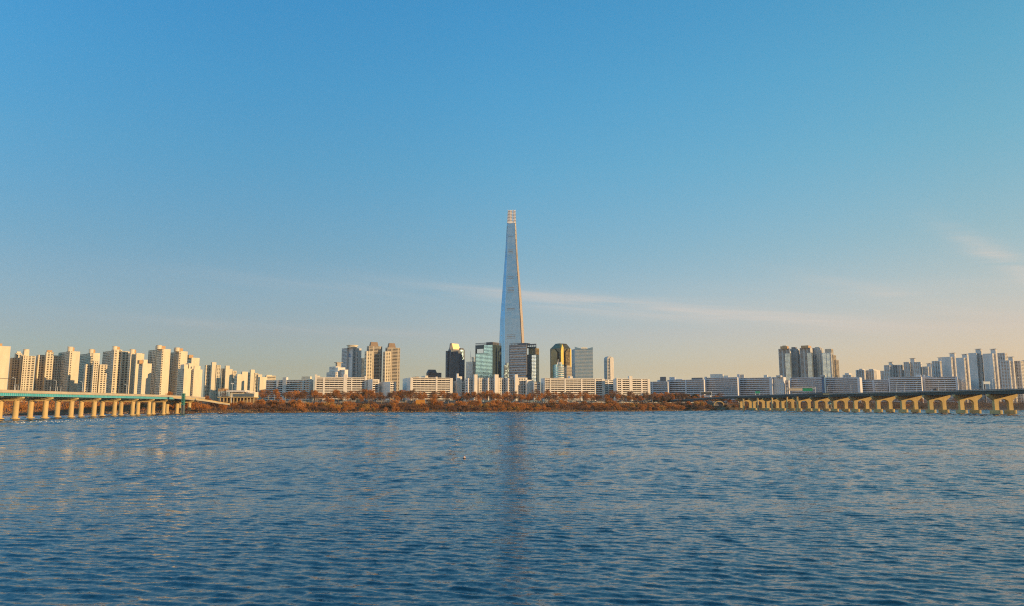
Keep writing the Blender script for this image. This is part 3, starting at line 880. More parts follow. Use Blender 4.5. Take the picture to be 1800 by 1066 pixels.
    # core behind the ribs, open slot on the right third
    for side, (t0, t1) in enumerate(((0.0, .60), (.70, 1.0))):
        nm = 'crown_shell'
        mb = MB()
        for r in range(n):
            z0 = zc + (zt - zc) * r / n
            z1 = z0 + (zt - zc) / n * .55
            p, q = poly(z0), poly(z1)
            wl, wr = ends(p)
            a = wl.lerp(wr, t0); b = wl.lerp(wr, t1)
            dip = 1.6 if side == 0 else .8
            mid = a.lerp(b, .5) + Vector((0, -1.0, -dip))
            mb.bar(a + Vector((0, -.3, 0)), mid, 1.0, (zt - zc)/n*.42); mb.bar(mid, b + Vector((0, -.3, 0)), 1.0, (zt - zc)/n*.42)
            back = Vector((0, (p[5][1] - p[0][1]) * .45, 0))
            if side == 0: mb.bar(a, a + back, 1.0, (zt - zc)/n*.42)
            else: mb.bar(b, b + back, 1.0, (zt - zc)/n*.42)
        mb.build('crown_ribs', M['crown'], root, kind='stuff')
        mb = MB()
        for t in ((t0, (t0+t1)/2, t1) if side == 0 else (t0, t1)):
            A = ends(pm)[0].lerp(ends(pm)[1], t); T = poly(zt)
            Bt = ends(T)[0].lerp(ends(T)[1], t)
            mb.bar(A + Vector((0,1.2,0)), Bt + Vector((0,1.2,0)), .5, .5)
        mb.build('crown_posts', M['crown'], root, kind='stuff')
        # solid panel behind
        v = []
        for z, off in ((zc, 1.6), (zt - 3, 1.6)):
            p = poly(z)
            a = ends(p)[0].lerp(ends(p)[1], t0 + (.02 if side else .05)); b = ends(p)[0].lerp(ends(p)[1], t1 - .03)
            v += [(a.x, a.y + off), (b.x, b.y + off), (b.x, b.y + off + 5), (a.x, a.y + off + 5)]
        h0, h1 = zc - base.z - .5, zt - 3 - base.z
        MB().prism(v[:4], h0, h1, v[4:]).build('crown_panel', M['crown_back'], root)
    p = poly(zc)
    MB().prism([(q[0], q[1]) for q in p], zc - base.z - .4, zc - base.z + 4.2, [(q[0], q[1]) for q in poly(zc + 4.2)]).build('crown_base', M['crown'], root)
    # pale open frame where the crown slot runs down the right edge
    for y0, y1 in ((394, 402), (403.5, 409), (410, 418)):
        za, zb = at(900, y1, Y).z, at(900, y0, Y).z
        pa, pb = Vector(poly(za)[2]), Vector(poly(zb)[2])
        MB().bar(pa + Vector((.5,-1.0,0)), pb + Vector((.3,-1.0,0)), 2.6, 2.0).build('slot_frame', M['cream'], root)
supertall()

# ------------------------------------------------------------------ city centre high-rises behind the slabs
CU2 = ('curtain', 3.2, .28, .9)
# stepped white block left of the blue-walled tower
tower('white stepped block climbing towards the blue-walled tower',
      [(574,590,607,654, ('grid', 3.6, .4, .45), ('grid', 3.6, .45, .45)), (579,590,597,644.5, ('grid', 3.6, .5, .45), BL, dict(dY=10)),
       (589,594,607,646, BL, BL, dict(dY=4)), (596,606,612,650, ('grid', 3.6, .45, .45), BL, dict(dY=-3)),
       (590,593,599.5,637.5, ('grid', 3, .5, .4), BL, dict(dY=14, wall='beige'))], 1500, 45, wall='white', name='stepped_building', roofs=[(4,-.3,1.3,-.3,1.3,.6,'beige')])
B = tower('tall pale tower with blue-grey emblem wall and round roof ring',
      [(601,610,635.5,612, ('grid', 3.2, .35, .42), ('cols', [(.44,.50),(.56,.60)], .42), dict(glass_='g_slate')),
       (602,620,626.5,611, ('cols', [(.03,.42)], .42), ('cols', [(.25,.75)], .42), dict(dY=-8, glass_='g_slate')),
       (625,628,635.5,612.5, BL, ('cols', [(.1,.25)], .45), dict(dY=-4))], 1600, 44, wall='offwhite', name='apartment_tower')
d = B.plan(602,620,626.5,611,1592)
mb = MB(); mb.cyl(d[0] + 4, d[1] + 8, d[4] - .6, d[4] + 3.6, 10.5, k=20); mb.cyl(d[0] + 4, d[1] + 8, d[4] + 3.6, d[4] + 5.2, 12.5, k=20)
mb.build('roof_ring', M['cream'], B.root)
M['emblem'] = mat('blue_emblem_paint', (.10,.22,.42), var=.05)
e = d[2]
em = MB()
em.prism([(0,0),(1,0),(.5,.9)], 0, .2)
v = [(d[0] - .15, d[1] + e*q, d[4] + z) for q, z in ((.42,-17),(.12,-17),(.27,-12.5))]
me = bpy.data.meshes.new('emblem'); me.from_pydata(v + [(p[0]-.1, p[1], p[2]) for p in v], [], [(3,4,5),(0,3,5,2),(0,1,4,3),(1,2,5,4)]); link('emblem', me, M['emblem'], B.root)
piece('emblem_text_bar', M['emblem'], B.root, d[0]-.3, d[0]-.12, d[1] + e*.1, d[1] + e*.44, d[4]-20, d[4]-18.6)
tower('narrow dark blue glass tower between pale and brown towers', [(634.5,636,642,630, CU, CU)], 1800, 30, wall='dark_stone', gl='g_slate', name='office_tower')
def twin(label, xw0, xwc, xw1, tw, x0, xc, x1, tp, c0, c1, tc):
    B = tower(label, [(x0, xc, x1, tp, ('band', .5, 1), ('cols', [(.03,.30),(.38,.80),(.88,.96)], .46)),
                      (xw0, xwc, xw1, tw, ('band', .55, 1), ('cols', [(.2,.45),(.6,.85)], .45), dict(dY=-6, wall='cream'))], 1560, 30, wall='beige', name='apartment_tower', group='brown-capped twin towers')
    x, y, a, b, h = B.plan(x0, xc, x1, tp, 1560)
    t0, s0 = ray(c0, tc); hh = CAM_H + s0*1560 - B.gz
    q0, q1 = b*(c0-xc)/(x1-xc), b*(c1-xc)/(x1-xc)
    MB().prism([(q0, 2), (q1, 2), (q1, a-2), (q0, a-2)], h - .6, hh, [(q0+1.8, 4), (q1-1.8, 4), (q1-1.8, a-4), (q0+1.8, a-4)]).build('roof_cap', M['brown'], B.root)
twin('left brown-capped apartment tower with lower cream wing', 641,644.5,655,617.5, 645,649,672,608.5, 652,666,601)
twin('right brown-capped apartment tower beside the open sky gap', 673.5,677.5,687,618, 677.5,681.5,703.5,611, 684,696.5,603)
# small dark office
B = tower('low dark office with sloping roof peeking over the bright slab', [(749.5,752,768,655, CU, CU, dict(wall='dark_stone', glass_='g_dark')), (765,767.5,776,655.5, CU, BL, dict(wall='grey_stone', glass_='g_dark', dY=4))], 1650, 20, name='office_tower')
x, y, a, b, h = B.plan(749.5,752,768,655,1650)
MB().prism([(0,0),(b,0),(b,a),(0,a)], h-.5, h+6.5, [(3,2.5),(b-2.5,2.5),(b-2.5,a-2.5),(3,a-2.5)]).build('sloping_roof', M['dark_stone'], B.root)
# dark tower with slanted gold top
DW = ('cols', [(.1,.5)], .45)
B = tower('dark office tower with a slanted fin and gold sloping roof',
      [(788,793,817,614, BL, ('cols', [(.04,.12),(.62,.96)], .3)), (783.5,786.5,794,617, ('grid', 3, .6, .5), ('cols', [(.35,.65)], .4), dict(dY=4)),
       (790.5,791.5,807,625, BL, BL, dict(dY=-2.5, wall='grey_stone'))], 1620, 32, wall='dark_stone', gl='g_slate', name='office_tower')
x, y, a, b, h = B.plan(788,793,817,614,1620)
w = b*.62
MB().side([(-3,h-1),(b*.16,h-1),(b*.05,h+13.5),(-1.0,h+12.5)], 0, 4).build('roof_fin', M['dark_stone'], B.root)
M['goldpanel'] = mat('pale_gold_roof_panel', (.62,.46,.24), rough=.4, metal=.2, var=.1)
MB().side([(b*.10,h-.6),(b*.75,h-.6),(b*.60,h+12.5),(b*.10,h+13.0)], 5, 12).build('gold_roof_panel', M['goldpanel'], B.root)
MB().prism([(b*.70,1),(b*.98,1),(b*.98,a-1),(b*.70,a-1)], h-.6, h+3.5, [(b*.72,2),(b*.92,2),(b*.92,a-2),(b*.72,a-2)]).build('roof_house', M['dark_stone'], B.root)
# small white block with antenna
B = tower('small white gridded block with a thin antenna beside the teal office',
      [(819.5,831,835.5,636, ('grid', 3.4, .5, .45), CU, dict(wall='white', glass_='g_slate')), (826.5,829,836,628, CU, CU, dict(wall='pale_grey', glass_='g_blue', dY=14))], 1600, 62, name='office_tower')
x, y, a, b, h = B.plan(826.5,829,836,628,1614)
MB().cyl(x+2, y+4, h-1, h+14, .45, .12, k=6).build('antenna', M['steel'], B.root)
# teal office with square opening
Yt = 1560; B = Bldg('office_tower', 'teal glass office with a square opening at its top corner and dark side', 866, 620.5, Yt, 58)
M['teal_stone'] = mat('dark_teal_frame', (.06,.09,.10), rough=.5, var=.1)
B.block(835.5, 866, 881.5, 620.5, CU2, ('grid', 2.6, .55, .1), wall='teal_stone', glass_='g_teal', name='main_block')
B.block(850, 866, 881.5, 606, CU2, ('grid', 2.6, .55, .1), wall='teal_stone', glass_='g_teal', z0=B.plan(850,866,881,620.5,Yt)[4] - .5, name='upper_block')
x, y, a, b, h0 = B.plan(835.5,866,881.5,620.5,Yt); hT = B.plan(835.5,866,881.5,606,Yt)[4]; a1 = B.plan(850,866,881.5,606,Yt)[2]
piece('opening_beam', M['teal_stone'], B.root, 0, 6, a1, a, hT-7.5, hT)
piece('opening_post', M['teal_stone'], B.root, 0, 3, a-2.4, a, h0-.5, hT-7.5)
piece('opening_post', M['teal_stone'], B.root, b-3, b, a-2.4, a, h0-.5, hT-7.5)
piece('roof_beam', M['dark_stone'], B.root, .4, 1.2, 0, a, hT+3.6, hT+4.6)
piece('roof_beam', M['dark_stone'], B.root, 1.2, b, .4, 1.2, hT+3.0, hT+4.0)
for q in range(17): piece('pergola_post', M['dark_stone'], B.root, .5, 1.1, a*q/16.5, a*q/16.5+.7, hT-.3, hT+3.6)
for q in range(6): piece('pergola_post', M['dark_stone'], B.root, 1.5 + (b-3)*q/5, 2.1 + (b-3)*q/5, .5, 1.1, hT-.3, hT+3.0)
piece('roof_house', M['dark_stone'], B.root, 3, b-6, 2, a*.42, hT-.4, hT+5.8)
# low grey steps beside the supertall
tower('small grey stepped block at the foot of the tall glass tower', [(885.5,887,892,642, CU, CU), (888.5,890.5,897,638, CU, CU, dict(dY=8))], 1760, 30, wall='grey_stone', gl='g_slate', name='office_tower')
# striped office
Ys = 1540; B = Bldg('office_tower', 'dark office with white floor stripes, blue glass wing and gold side', 942.5, 604.5, Ys, 60)
B.block(895, 925.5, 926.5, 606, ('band', .42, 1.2), BL, wall='grey_stone', glass_='g_dark', name='striped_block', fh=3.9, dY=-1)
B.block(925, 942.5, 947.5, 623.5, CU2, ('grid', 3, .12, .1), wall='teal_stone', glass_='g_blue', name='glass_wing')
B.block(929, 941, 947.5, 612, BL, ('grid', 3, .12, .1), wall='goldpanel', glass_='g_gold', dY=9, name='gold_block')
x, y, a, b, h = B.plan(895,942.5,947.5,606,Ys); a2 = B.plan(926,942.5,947.5,606,Ys)[2]
M['stripe'] = mat('pale_floor_stripe', (.55,.55,.57), rough=.5)
sx0, sy0, sa, sb, sh = B.plan(895,925.5,926.5,606,Ys-1)
for q in range(17):
    zz = sh - 7 - q*3.9*1.42
    if zz > 30: piece('floor_stripe', M['stripe'], B.root, sx0-.35, sx0-.05, sy0+.6, sy0+sa-1.0, zz, zz+2.0)
piece('roof_beam', M['dark_stone'], B.root, 0, 2.0, .5, a2, h-1, h+1.8)
piece('roof_beam', M['teal_stone'], B.root, 0, 2.0, .5, a2, h-7, h-4.2)
for q in range(5): piece('roof_post', M['teal_stone'], B.root, .3, 1.7, .6 + (a2-2)*q/4.2, 1.8 + (a2-2)*q/4.2, h-4.4, h-.8)
for q in (0, 2.6, 5.2): piece('frame_post', M['teal_stone'], B.root, .3, 2.0, .6+q, 1.6+q, B.plan(926,942.5,947.5,623.5,Ys)[4]-.5, h-6.8)
piece('roof_house', M['dark_stone'], B.root, 4, b, sy0 + 4, sy0 + sa*.7, sh-.4, sh+4.4)
for q in range(12): piece('roof_post', M['dark_stone'], B.root, sx0+.5, sx0+1.2, sy0 + 1 + q*(sa-3)/11, sy0 + 1.8 + q*(sa-3)/11, sh-.3, sh+2.6)
piece('roof_beam', M['dark_stone'], B.root, sx0+.4, sx0+1.3, sy0+.8, sy0+sa-.6, sh+2.6, sh+3.6)
# gold faceted tower
Yg = 1640; B = Bldg('office_tower', 'gold mirror-glass tower with faceted top and gabled bays', 985, 612, Yg, 42)
M['g_bronze'] = glass('bronze_curtain_glass', (.22,.17,.09), rough=.2, metal=.7, var=.25)
B.block(967, 985, 1003.5, 612, CU2, CU2, wall='teal_stone', glass_='g_bronze', name='main_block', roof=None)
x, y, a, b, h = B.plan(967,985,1003.5,612,Yg)
MB().prism([(.1,.1),(b-.1,.1),(b-.1,a-.1),(.1,a-.1)], h-.9, h+11, [(5,8),(b-9,5),(b-9,a-9),(8,a-9)]).build('faceted_roof', M['g_bronze'], B.root)
M['goldlit'] = mat('sunlit_gold_tint', (.70,.50,.12), rough=.35, metal=.35, var=.1)  # brighter gold: sunlight on these facets is put into the colour
MB().side([(b*.02,0),(b*.26,0),(b*.26,h+2),(b*.14,h+8.5),(b*.02,h-6)], -1.2, 3).build('gold_front_panel', M['goldlit'], B.root)
MB().side([(b*.40,0),(b*.84,0),(b*.84,h-8),(b*.62,h-1.5),(b*.40,h-9)], -3, 4).build('gabled_bay', M['g_bronze'], B.root)
mb = MB()
n0 = a*.22; n1 = a*.80
prof = [(n0,0),(n1,0),(n1,h-7),((n0+n1)/2,h-1.5),(n0,h-9)]
v = [(-3.0, p[0], p[1]) for p in prof] + [(3.0, p[0], p[1]) for p in prof]
mb.v = v; mb.f = [tuple(range(4,-1,-1)), tuple(range(5,10))] + [(i, (i+1)%5, 5+(i+1)%5, 5+i) for i in range(5)]
mb.build('gabled_bay', M['g_bronze'], B.root)
MB().side([(b*.90,0),(b+.25,0),(b+.25,h-3),(b*.90,h+1)], -.9, a*.2).build('gold_edge_panel', M['goldlit'], B.root)
# small round-fronted block with mast
Yr = 1430; P = at(983, 641, Yr); root = empty('office_tower', (P.x, P.y + 9, GZ - 1.5), R(20))
tag(root, 'small round-fronted glass block with a slanted mast before the gold tower', 'building')
h = P.z - GZ + 1.5; r = 9.6
def arcpts(r_, a0, a1, n): return [(r_*math.cos(R(a0 + (a1-a0)*i/n)), r_*math.sin(R(a0 + (a1-a0)*i/n))) for i in range(n+1)]
MB().prism(arcpts(r, 180, 360, 16) + [(r, 8), (-r, 8)], 0, h).build('glass_drum', M['g_teal'], root)
for q in range(12): MB().prism(arcpts(r+.25, 178, 362, 16) + [(r+.25, 0), (-r-.25, 0)], h - 4 - q*3.6, h - 2.6 - q*3.6).build('floor_band', M['white'] if q < 12 else M['white'], root)
MB().cyl(1.5, 0, h-.5, h+5, 4.6, k=14).build('roof_drum', M['pale_grey'], root)
MB().bar((-6.5,-6,h-30), (-4.5,-6.5,h+10), .7).build('mast', M['steel'], root)
MB().side([(-8.5,h-4),(-5.0,h-4),(-4.6,h+7)], -6.6, -6.1).build('mast_sail', M['white'], root)
tower('small beige gridded block right of the round-fronted block', [(992,996,1005,645, G2, ('grid', 2.6, .45, .45))], 1500, 30, wall='beige', name='office_tower', roofs=[(0,.2,.8,.2,.8,2.5,'beige')])
# blue-grey glass block with concave top and sign
M['g_pale'] = glass('pale_blue_curtain_glass', (.24,.44,.66), metal=.75, var=.08, tilt=.012)
Yb = 1560; B = Bldg('office_tower', 'pale blue glass office with a dipped roofline and rooftop sign', 1010.5, 614, Yb, 14)
B.block(1005, 1010.5, 1042, 614, CU2, ('curtain', 2.6, .18, .5), wall='pale_grey', glass_='g_pale', name='main_block', da=30)
x, y, a, b, h = B.plan(1005,1010.5,1042,614,Yb, 30)
MB().side([(0,h-.5)] + [(b, h-.5), (b, h+5.0)] + [(b*(1-i/10), h+5.0 - 3.6*math.sin(math.pi*i/10)) for i in range(1,10)] + [(0,h+5.0)], .1, 1.0).build('dipped_parapet', M['g_pale'], B.root)
mb = MB(); pts = [(b*.52 + 7.5*math.cos(R(q*20)), h + 2.4 + 2.3*math.sin(R(q*20))) for q in range(18)]
mb.side(pts, -.5, -.1).build('sign_board', M['sign_w'], B.root)
for q in range(6): piece('sign_letter', M['dark_steel'], B.root, b*.52 - 5.2 + q*1.8, b*.52 - 4.0 + q*1.8, -.62, -.52, h+1.5, h+3.2)
# slim rounded white tower
Yw = 1750; P = at(1067, 632, Yw); root = empty('slim_tower', (P.x, P.y, GZ - 1.5), R(20))
tag(root, 'slim isolated white tower with rounded top behind the slabs', 'building')
h = P.z - GZ + 1.5
def arch(x0, x1, zt, n=10):
    r_ = (x1-x0)/2
    return [(x0,0),(x1,0)] + [(x0 + r_ + r_*math.cos(math.pi*i/n), zt + r_*math.sin(math.pi*i/n)) for i in range(n+1)]
MB().side(arch(0, 15, h), 0, 16).build('rounded_slab', M['pale_grey'], root)
MB().side(arch(7.5, 17, h+1), -1.5, 14).build('white_shaft', M['white'], root)
for q in range(20): piece('window_band', M['g_slate'], root, 1.5, 6.5, -.12, .1, h - 2 - q*3.4, h - .4 - q*3.4)
for q in range(20): piece('window_band', M['g_slate'], root, -.12, .1, 2, 14, h - 2 - q*3.4, h - .4 - q*3.4)

# ------------------------------------------------------------------ left bridge: teal girder on round columns
def lerp(a, b, t): return a + (b - a) * t
def left_bridge():
    A = Vector((-338.0, 430.0, 0)); d = Vector((-18, 247, 0)).normalized(); n = Vector((d.y, -d.x, 0))   # n points right (towards the camera side)
    ang = math.atan2(d.y, d.x)
    root = empty('girder_bridge', (A.x, A.y, 0), ang)      # local x along the bridge, local -y is the right-hand side
    tag(root, 'teal girder bridge with round yellowish columns on the left', 'bridge')
    L = 468.0; ZT = 19.7
    def zdeck(x):                                            # the deck sinks a little towards the bank
        return 0.0 if x < 300 else -.0000125*(x-300)**2*3
    # right-hand near edge is local y = -2; bridge is 17 m wide
    W0, W1 = -2.0, 15.0
    seg = 12.0
    ns = int(L/seg)
    par, par2, deck = MB(), MB(), MB()
    span = 37.5; first = 16.0
    for i in range(-8, ns):
        x0, x1 = i*seg, (i+1)*seg
        z0, z1 = zdeck(x0), zdeck(x1)
        def slabseg(mb, y0, y1, a, b):
            k = len(mb.v)
            mb.v += [(x0,y0,a+z0),(x1,y0,a+z1),(x1,y1,a+z1),(x0,y1,a+z0),(x0,y0,b+z0),(x1,y0,b+z1),(x1,y1,b+z1),(x0,y1,b+z0)]
            mb.f += [(k+3,k+2,k+1,k),(k+4,k+5,k+6,k+7),(k,k+1,k+5,k+4),(k+1,k+2,k+6,k+5),(k+2,k+3,k+7,k+6),(k+3,k,k+4,k+7)]
        p = MB(); slabseg(p, W0-.9, W0-.5, ZT-1.55, ZT); slabseg(p, W0-1.1, W0-.4, ZT-.02, ZT+.18); p.build('parapet', M['para'], root)
        p = MB(); slabseg(p, W1+.5, W1+.9, ZT-1.55, ZT); p.build('parapet', M['para'], root)
        p = MB(); slabseg(p, W0-.7, W1+.7, ZT-1.9, ZT-1.52); p.build('deck_slab', M['deckc'], root)
    x = -100.0
    while x < L - 1:
        x1 = min(L, x + span/2)
        z0 = zdeck((x+x1)/2)
        for y in (W0, W0+5.5, W1-5.5, W1):
            g = piece('girder', M['teal'], root, x+.05, x1-.05, y-.25, y+.25, ZT-3.8+z0, ZT-1.9+z0)
        mb = MB()
        q = x
        while q < x1 - .5:
            mb.box(q, q+.25, W0-.55, W0-.25, ZT-3.75+z0, ZT-1.95+z0); q += 2.3
        mb.box(x+.05, x1-.05, W0-.62, W0+.6, ZT-3.95+z0, ZT-3.78+z0)
        mb.build('girder_stiffeners', M['teal_pale'], root, kind='stuff')
        mb = MB(); q = x
        while q < x1 - 2:                                    # cross bracing under the deck
            mb.bar((q, W0, ZT-4.2+z0), (q+3, W1, ZT-3.0+z0), .3); mb.bar((q, W1, ZT-4.2+z0), (q+3, W0, ZT-3.0+z0), .3)
            mb.bar((q, W0, ZT-5.0+z0), (q, W1, ZT-5.0+z0), .35); mb.bar((q, W0+.4, ZT-5.3+z0), (q+3.1, W0+.4, ZT-4.4+z0), .22); mb.bar((q+3.1, W0+.4, ZT-4.4+z0),(q+6.2, W0+.4, ZT-5.3+z0), .22); q += 6.2
        mb.build('cross_bracing', M['green'], root, kind='stuff')
        x = x1
    # piers: two columns each
    k = 0
    x = first
    while x < 460:
        gy = land_z(A.x + d.x*x, A.y + d.y*x)
        zb = -1.0 if gy < .5 else gy - 1
        zc = ZT - 5.6 + zdeck(x)
        for y in (1.2, 11.8):
            mb = MB(); mb.cyl(x, y, zb, zc - .9, 1.85, k=18)
            c = mb.build('pier_column', M['conc'], root, smooth=False)
            if zb < 0:
                mb = MB(); mb.cyl(x, y, -1.2, .75, 3.0, k=18); mb.build('pier_base', M['conc'], root)
        mb = MB()
        prof = [(W0-1.2, zc+1.2), (W1+1.2, zc+1.2), (W1+1.2, zc+.3), (13.4, zc-1.6), (-.3, zc-1.6), (W0-1.2, zc+.3)]
        kk = len(mb.v)
        mb.v = [(x-1.6, p[0], p[1]) for p in prof] + [(x+1.6, p[0], p[1]) for p in prof]
        mb.f = [tuple(range(6)), tuple(range(11,5,-1))] + [((i+1)%6, i, 6+i, 6+(i+1)%6) for i in range(6)]
        mb.build('pier_cap', M['conc'], root)
        x += span; k += 1
    # ramp running down to the bank past the end of the teal girder
    e = Vector((A.x, A.y, 0)) + d*430
    return root, A, d, n, ZT, zdeck
M['teal_pale'] = mat('pale_teal_paint', (.30,.62,.70), rough=.5, var=.1)
LB, LA, Ld, Ln, LZ, lz = left_bridge()
def lpoint(x, y, z): return Vector((LA.x, LA.y, 0)) + Ld*x - Ln*y + Vector((0, 0, z))

# teal stair tower under the end of the bridge
P = at(322, 705, 775); root = empty('stair_tower', (P.x, P.y, land_z(P.x, P.y) - 1), R(4))
tag(root, 'small green stair tower at the land end of the teal bridge', 'stair tower')
h = at(322, 693, 775).z - land_z(P.x, P.y) + 1; z1 = at(322, 712, 775).z - land_z(P.x, P.y) + 1
M['stair_green'] = mat('stair_tower_green_paint', (.06,.25,.21), rough=.5, var=.2)
for q in range(5): piece('landing', M['stair_green'], root, -1.3, 1.3, -2, 2, z1 + (h-z1)*q/4.2, z1 + (h-z1)*q/4.2 + 1.2)
for a_, b_ in ((-1.3,-2),(1.1,-2),(-1.3,1.8),(1.1,1.8)): piece('post', M['stair_green'], root, a_, a_+.25, b_, b_+.25, 0, h)
piece('shaft_wall', M['stair_green'], root, -.9, .9, -1.2, 1.6, z1, h)
piece('base_wall', M['grey_stone'], root, -1.4, 1.4, -1.2, 1.2, 0, z1)
# sloping approach wall with pale parapet
def ramp_wall(name, label, pts, w, h, mt, cat='ramp', rail=None):
    o0 = pts[0]; root = empty(name, o0); tag(root, label, cat)
    for a, b in zip(pts[:-1], pts[1:]):
        a, b = Vector(a) - Vector(o0), Vector(b) - Vector(o0)
        MB().bar(a, b, w, h).build('deck_segment', mt, root)
        if rail:
            s = (b - a).cross(Vector((0,0,1))).normalized() * (w/2 - .2)
            for q in (1, -1):
                MB().bar(a + s*q + Vector((0,0,h/2+.5)), b + s*q + Vector((0,0,h/2+.5)), .3, 1.0).build('parapet', rail, root)
    return root
ramp_wall('approach_ramp', 'pale approach ramp sloping down from the teal bridge to the bank',
          [at(300,699.6,800), at(340,703.0,815), at(358,705.2,825), at(376,708.0,835), at(402,711.8,845)], 9, 1.2, M['deckc'], rail=M['conc'])

# ------------------------------------------------------------------ right bridge: dark girder on yellow portal piers
def right_bridge():
    A = Vector((566.0, 520.0, 0)); d = Vector((-55, 329, 0)).normalized()
    ang = math.atan2(d.y, d.x)
    root = empty('highway_bridge', (A.x, A.y, 0), ang)     # local -y side faces right; +y faces left
    tag(root, 'dark green highway bridge on yellow arched portal piers on the right', 'bridge')
    ZT = 26.0; L = 900.0
    # left edge of the deck (towards the picture centre) at local y=+16, right edge at -16
    H = 17.0
    span = 48.0; first = (258.6 + 17) % 48.0 - 48
    x = first - span/2
    g_part = 0
    while x < L:
        x1 = x + span
        z = 0
        piece('deck_slab', M['deckc'], root, x+.05, x1-.05, -H-.6, H+.6, ZT-1.5, ZT-1.05)
        piece('parapet', M['rail'], root, x+.05, x1-.05, H+.3, H+.6, ZT-1.05, ZT-.1)
        piece('parapet', M['rail'], root, x+.05, x1-.05, -H-.6, -H-.3, ZT-1.05, ZT-.1)
        for y in (-H+1, -5, 5, H-1):
            piece('girder', M['green'], root, x+.06, x1-.06, y-.5, y+.5, ZT-4.9, ZT-1.5)
        mb = MB(); q = x + .4
        while q < x1 - .3:
            mb.box(q, q+.3, H-.5, H-.2, ZT-4.8, ZT-1.6); q += 3.2
        mb.box(x+.05, x1-.05, H-.5, H+.05, ZT-4.95, ZT-4.75)
        mb.build('girder_stiffeners', M['green_pale'], root, kind='stuff')
        mb = MB(); q = x + 1
        while q < x1:
            mb.box(q, q+.12, H+.36, H+.46, ZT-.15, ZT+.55); q += 2.0
        mb.box(x+.05, x1-.05, H+.34, H+.48, ZT+.5, ZT+.62)
        mb.build('railing', M['steel'], root, kind='stuff')
        x = x1
    piece('road_surface', M['asphalt'], root, first - span/2, L, -H, H, ZT-1.05, ZT-1.046)
    # piers
    x = first
    zt = ZT - 4.95
    n = 0
    while x < 870:
        wx, wy = A.x + d.x*x, A.y + d.y*x
        gy = land_z(wx, wy)
        zb = 4.0 if gy < 3 else gy - .5
        r_in, r_out = 6.1, 11.2          # legs reach from r_in to r_out on both sides
        zarch = zt - 9.0
        pts = [(-r_out, zb), (-r_out, zt-6.6), (-H-.6, zt-2.1), (-H-.6, zt), (H+.6, zt), (H+.6, zt-2.1), (r_out, zt-6.6), (r_out, zb), (r_in, zb), (r_in, zarch)]
        pts += [(r_in*math.cos(math.pi*i/8), zarch + 3.8*math.sin(math.pi*i/8)) for i in range(1, 8)]
        pts += [(-r_in, zarch), (-r_in, zb)]
        mb = MB()
        k = len(pts)
        mb.v = [(x-1.6, p[0], p[1]) for p in pts] + [(x+1.6, p[0], p[1]) for p in pts]
        bmq = [tuple(range(k)), tuple(range(2*k-1, k-1, -1))] + [((i+1)%k, i, k+i, k+(i+1)%k) for i in range(k)]
        mb.f = bmq
        mb.build('portal_pier', M['yellow'], root)
        if gy < 3:
            for s in (-1, 1):
                c = s*(r_in + r_out)/2
                pl = [(x-4.2 + 2.9*math.cos(R(q)), c + 2.9*math.sin(R(q))) for q in range(90, 271, 20)] + [(x+5.5, c-2.9), (x+5.5, c+2.9)]
                MB().prism(pl, -1.2, 4.1).build('pier_footing', M['yellow'], root)
        x += span; n += 1
    return root, A, d, ZT
M['green_pale'] = mat('grey_green_paint', (.06,.10,.10), rough=.5, var=.2)
RB, RA, Rd, RZ = right_bridge()
Rn = Vector((-Rd.y, Rd.x, 0))            # left-hand side, towards the picture centre
def rpoint(x, y, z): return Vector((RA.x, RA.y, 0)) + Rd*x + Rn*y + Vector((0, 0, z))
# ramp leaving the bridge to the left
RP = [at(1452,693.2,990), at(1400,695.2,1060), at(1345,697.2,1110), at(1300,698.8,1160), at(1250,701.2,1210), at(1205,704.6,1250), at(1160,707.0,1290)]
root = ramp_wall('bridge_ramp', 'dark ramp curving down left from the highway bridge to the bank', RP, 9, 2.2, M['green'], rail=M['rail'])
for px, D in ((1307,1150),(1332,1122),(1357.5,1098),(1384,1078),(1402,1058)):
    zt = float(np.interp(px, [1250,1300,1345,1400,1452], [at(1250,701.2,1210).z, at(1300,698.8,1160).z, at(1345,697.2,1110).z, at(1400,695.2,1060).z, at(1452,693.2,990).z])) - 1.1
    P = at(px, 712, D); loc = P - root.location
    MB().cyl(loc.x, loc.y, -root.location.z - 1, zt - root.location.z, 1.35, k=12).build('ramp_column', M['conc'], root)

# ------------------------------------------------------------------ visitor hall and other small buildings on the bank
def hall():
    Y = 960; P = at(414, 704, Y); g = land_z(P.x, P.y)
    root = empty('visitor_hall', (P.x, P.y, g - .5), R(-3))
    tag(root, 'low cream visitor hall with glass front and oval roof beside the bridge end', 'building')
    def X(px): return at(px, 700, Y).x - P.x
    def Z(py): return at(414, py, Y).z - g + .5
    piece('brick_block', M['ochre'], root, X(382), X(392), 0, 10, Z(696), Z(683.5))
    piece('hall_wall', M['cream'], root, X(391.5), X(447), 1, 14, Z(698), Z(689.5))
    for q in range(5): piece('window', M['g_blue'], root, X(383 + q*4.4), X(386.4 + q*4.4), -.6, .9, Z(697), Z(688.5))
    piece('glass_front', M['g_slate'], root, X(410), X(446), .4, 1.1, Z(697.5), Z(692.5))
    piece('roof_slab', M['white'], root, X(398), X(432), -2, 14, Z(689.3), Z(686.5))
    mb = MB(); w = X(445.5) - X(428)
    mb.prism([(X(437) + w/2*math.cos(R(q)), 5 + 6*math.sin(R(q))) for q in range(0, 360, 24)], Z(691.2), Z(688.6)).build('oval_roof', M['white'], root)
    piece('floor_slab', M['conc'], root, X(382), X(448), -1, 14, Z(699.4), Z(698))
    for q in range(11): piece('column', M['conc'], root, X(386 + q*6), X(387.3 + q*6), 0, 1, 0, Z(699.2))
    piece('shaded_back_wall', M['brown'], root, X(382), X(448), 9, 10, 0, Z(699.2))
hall()
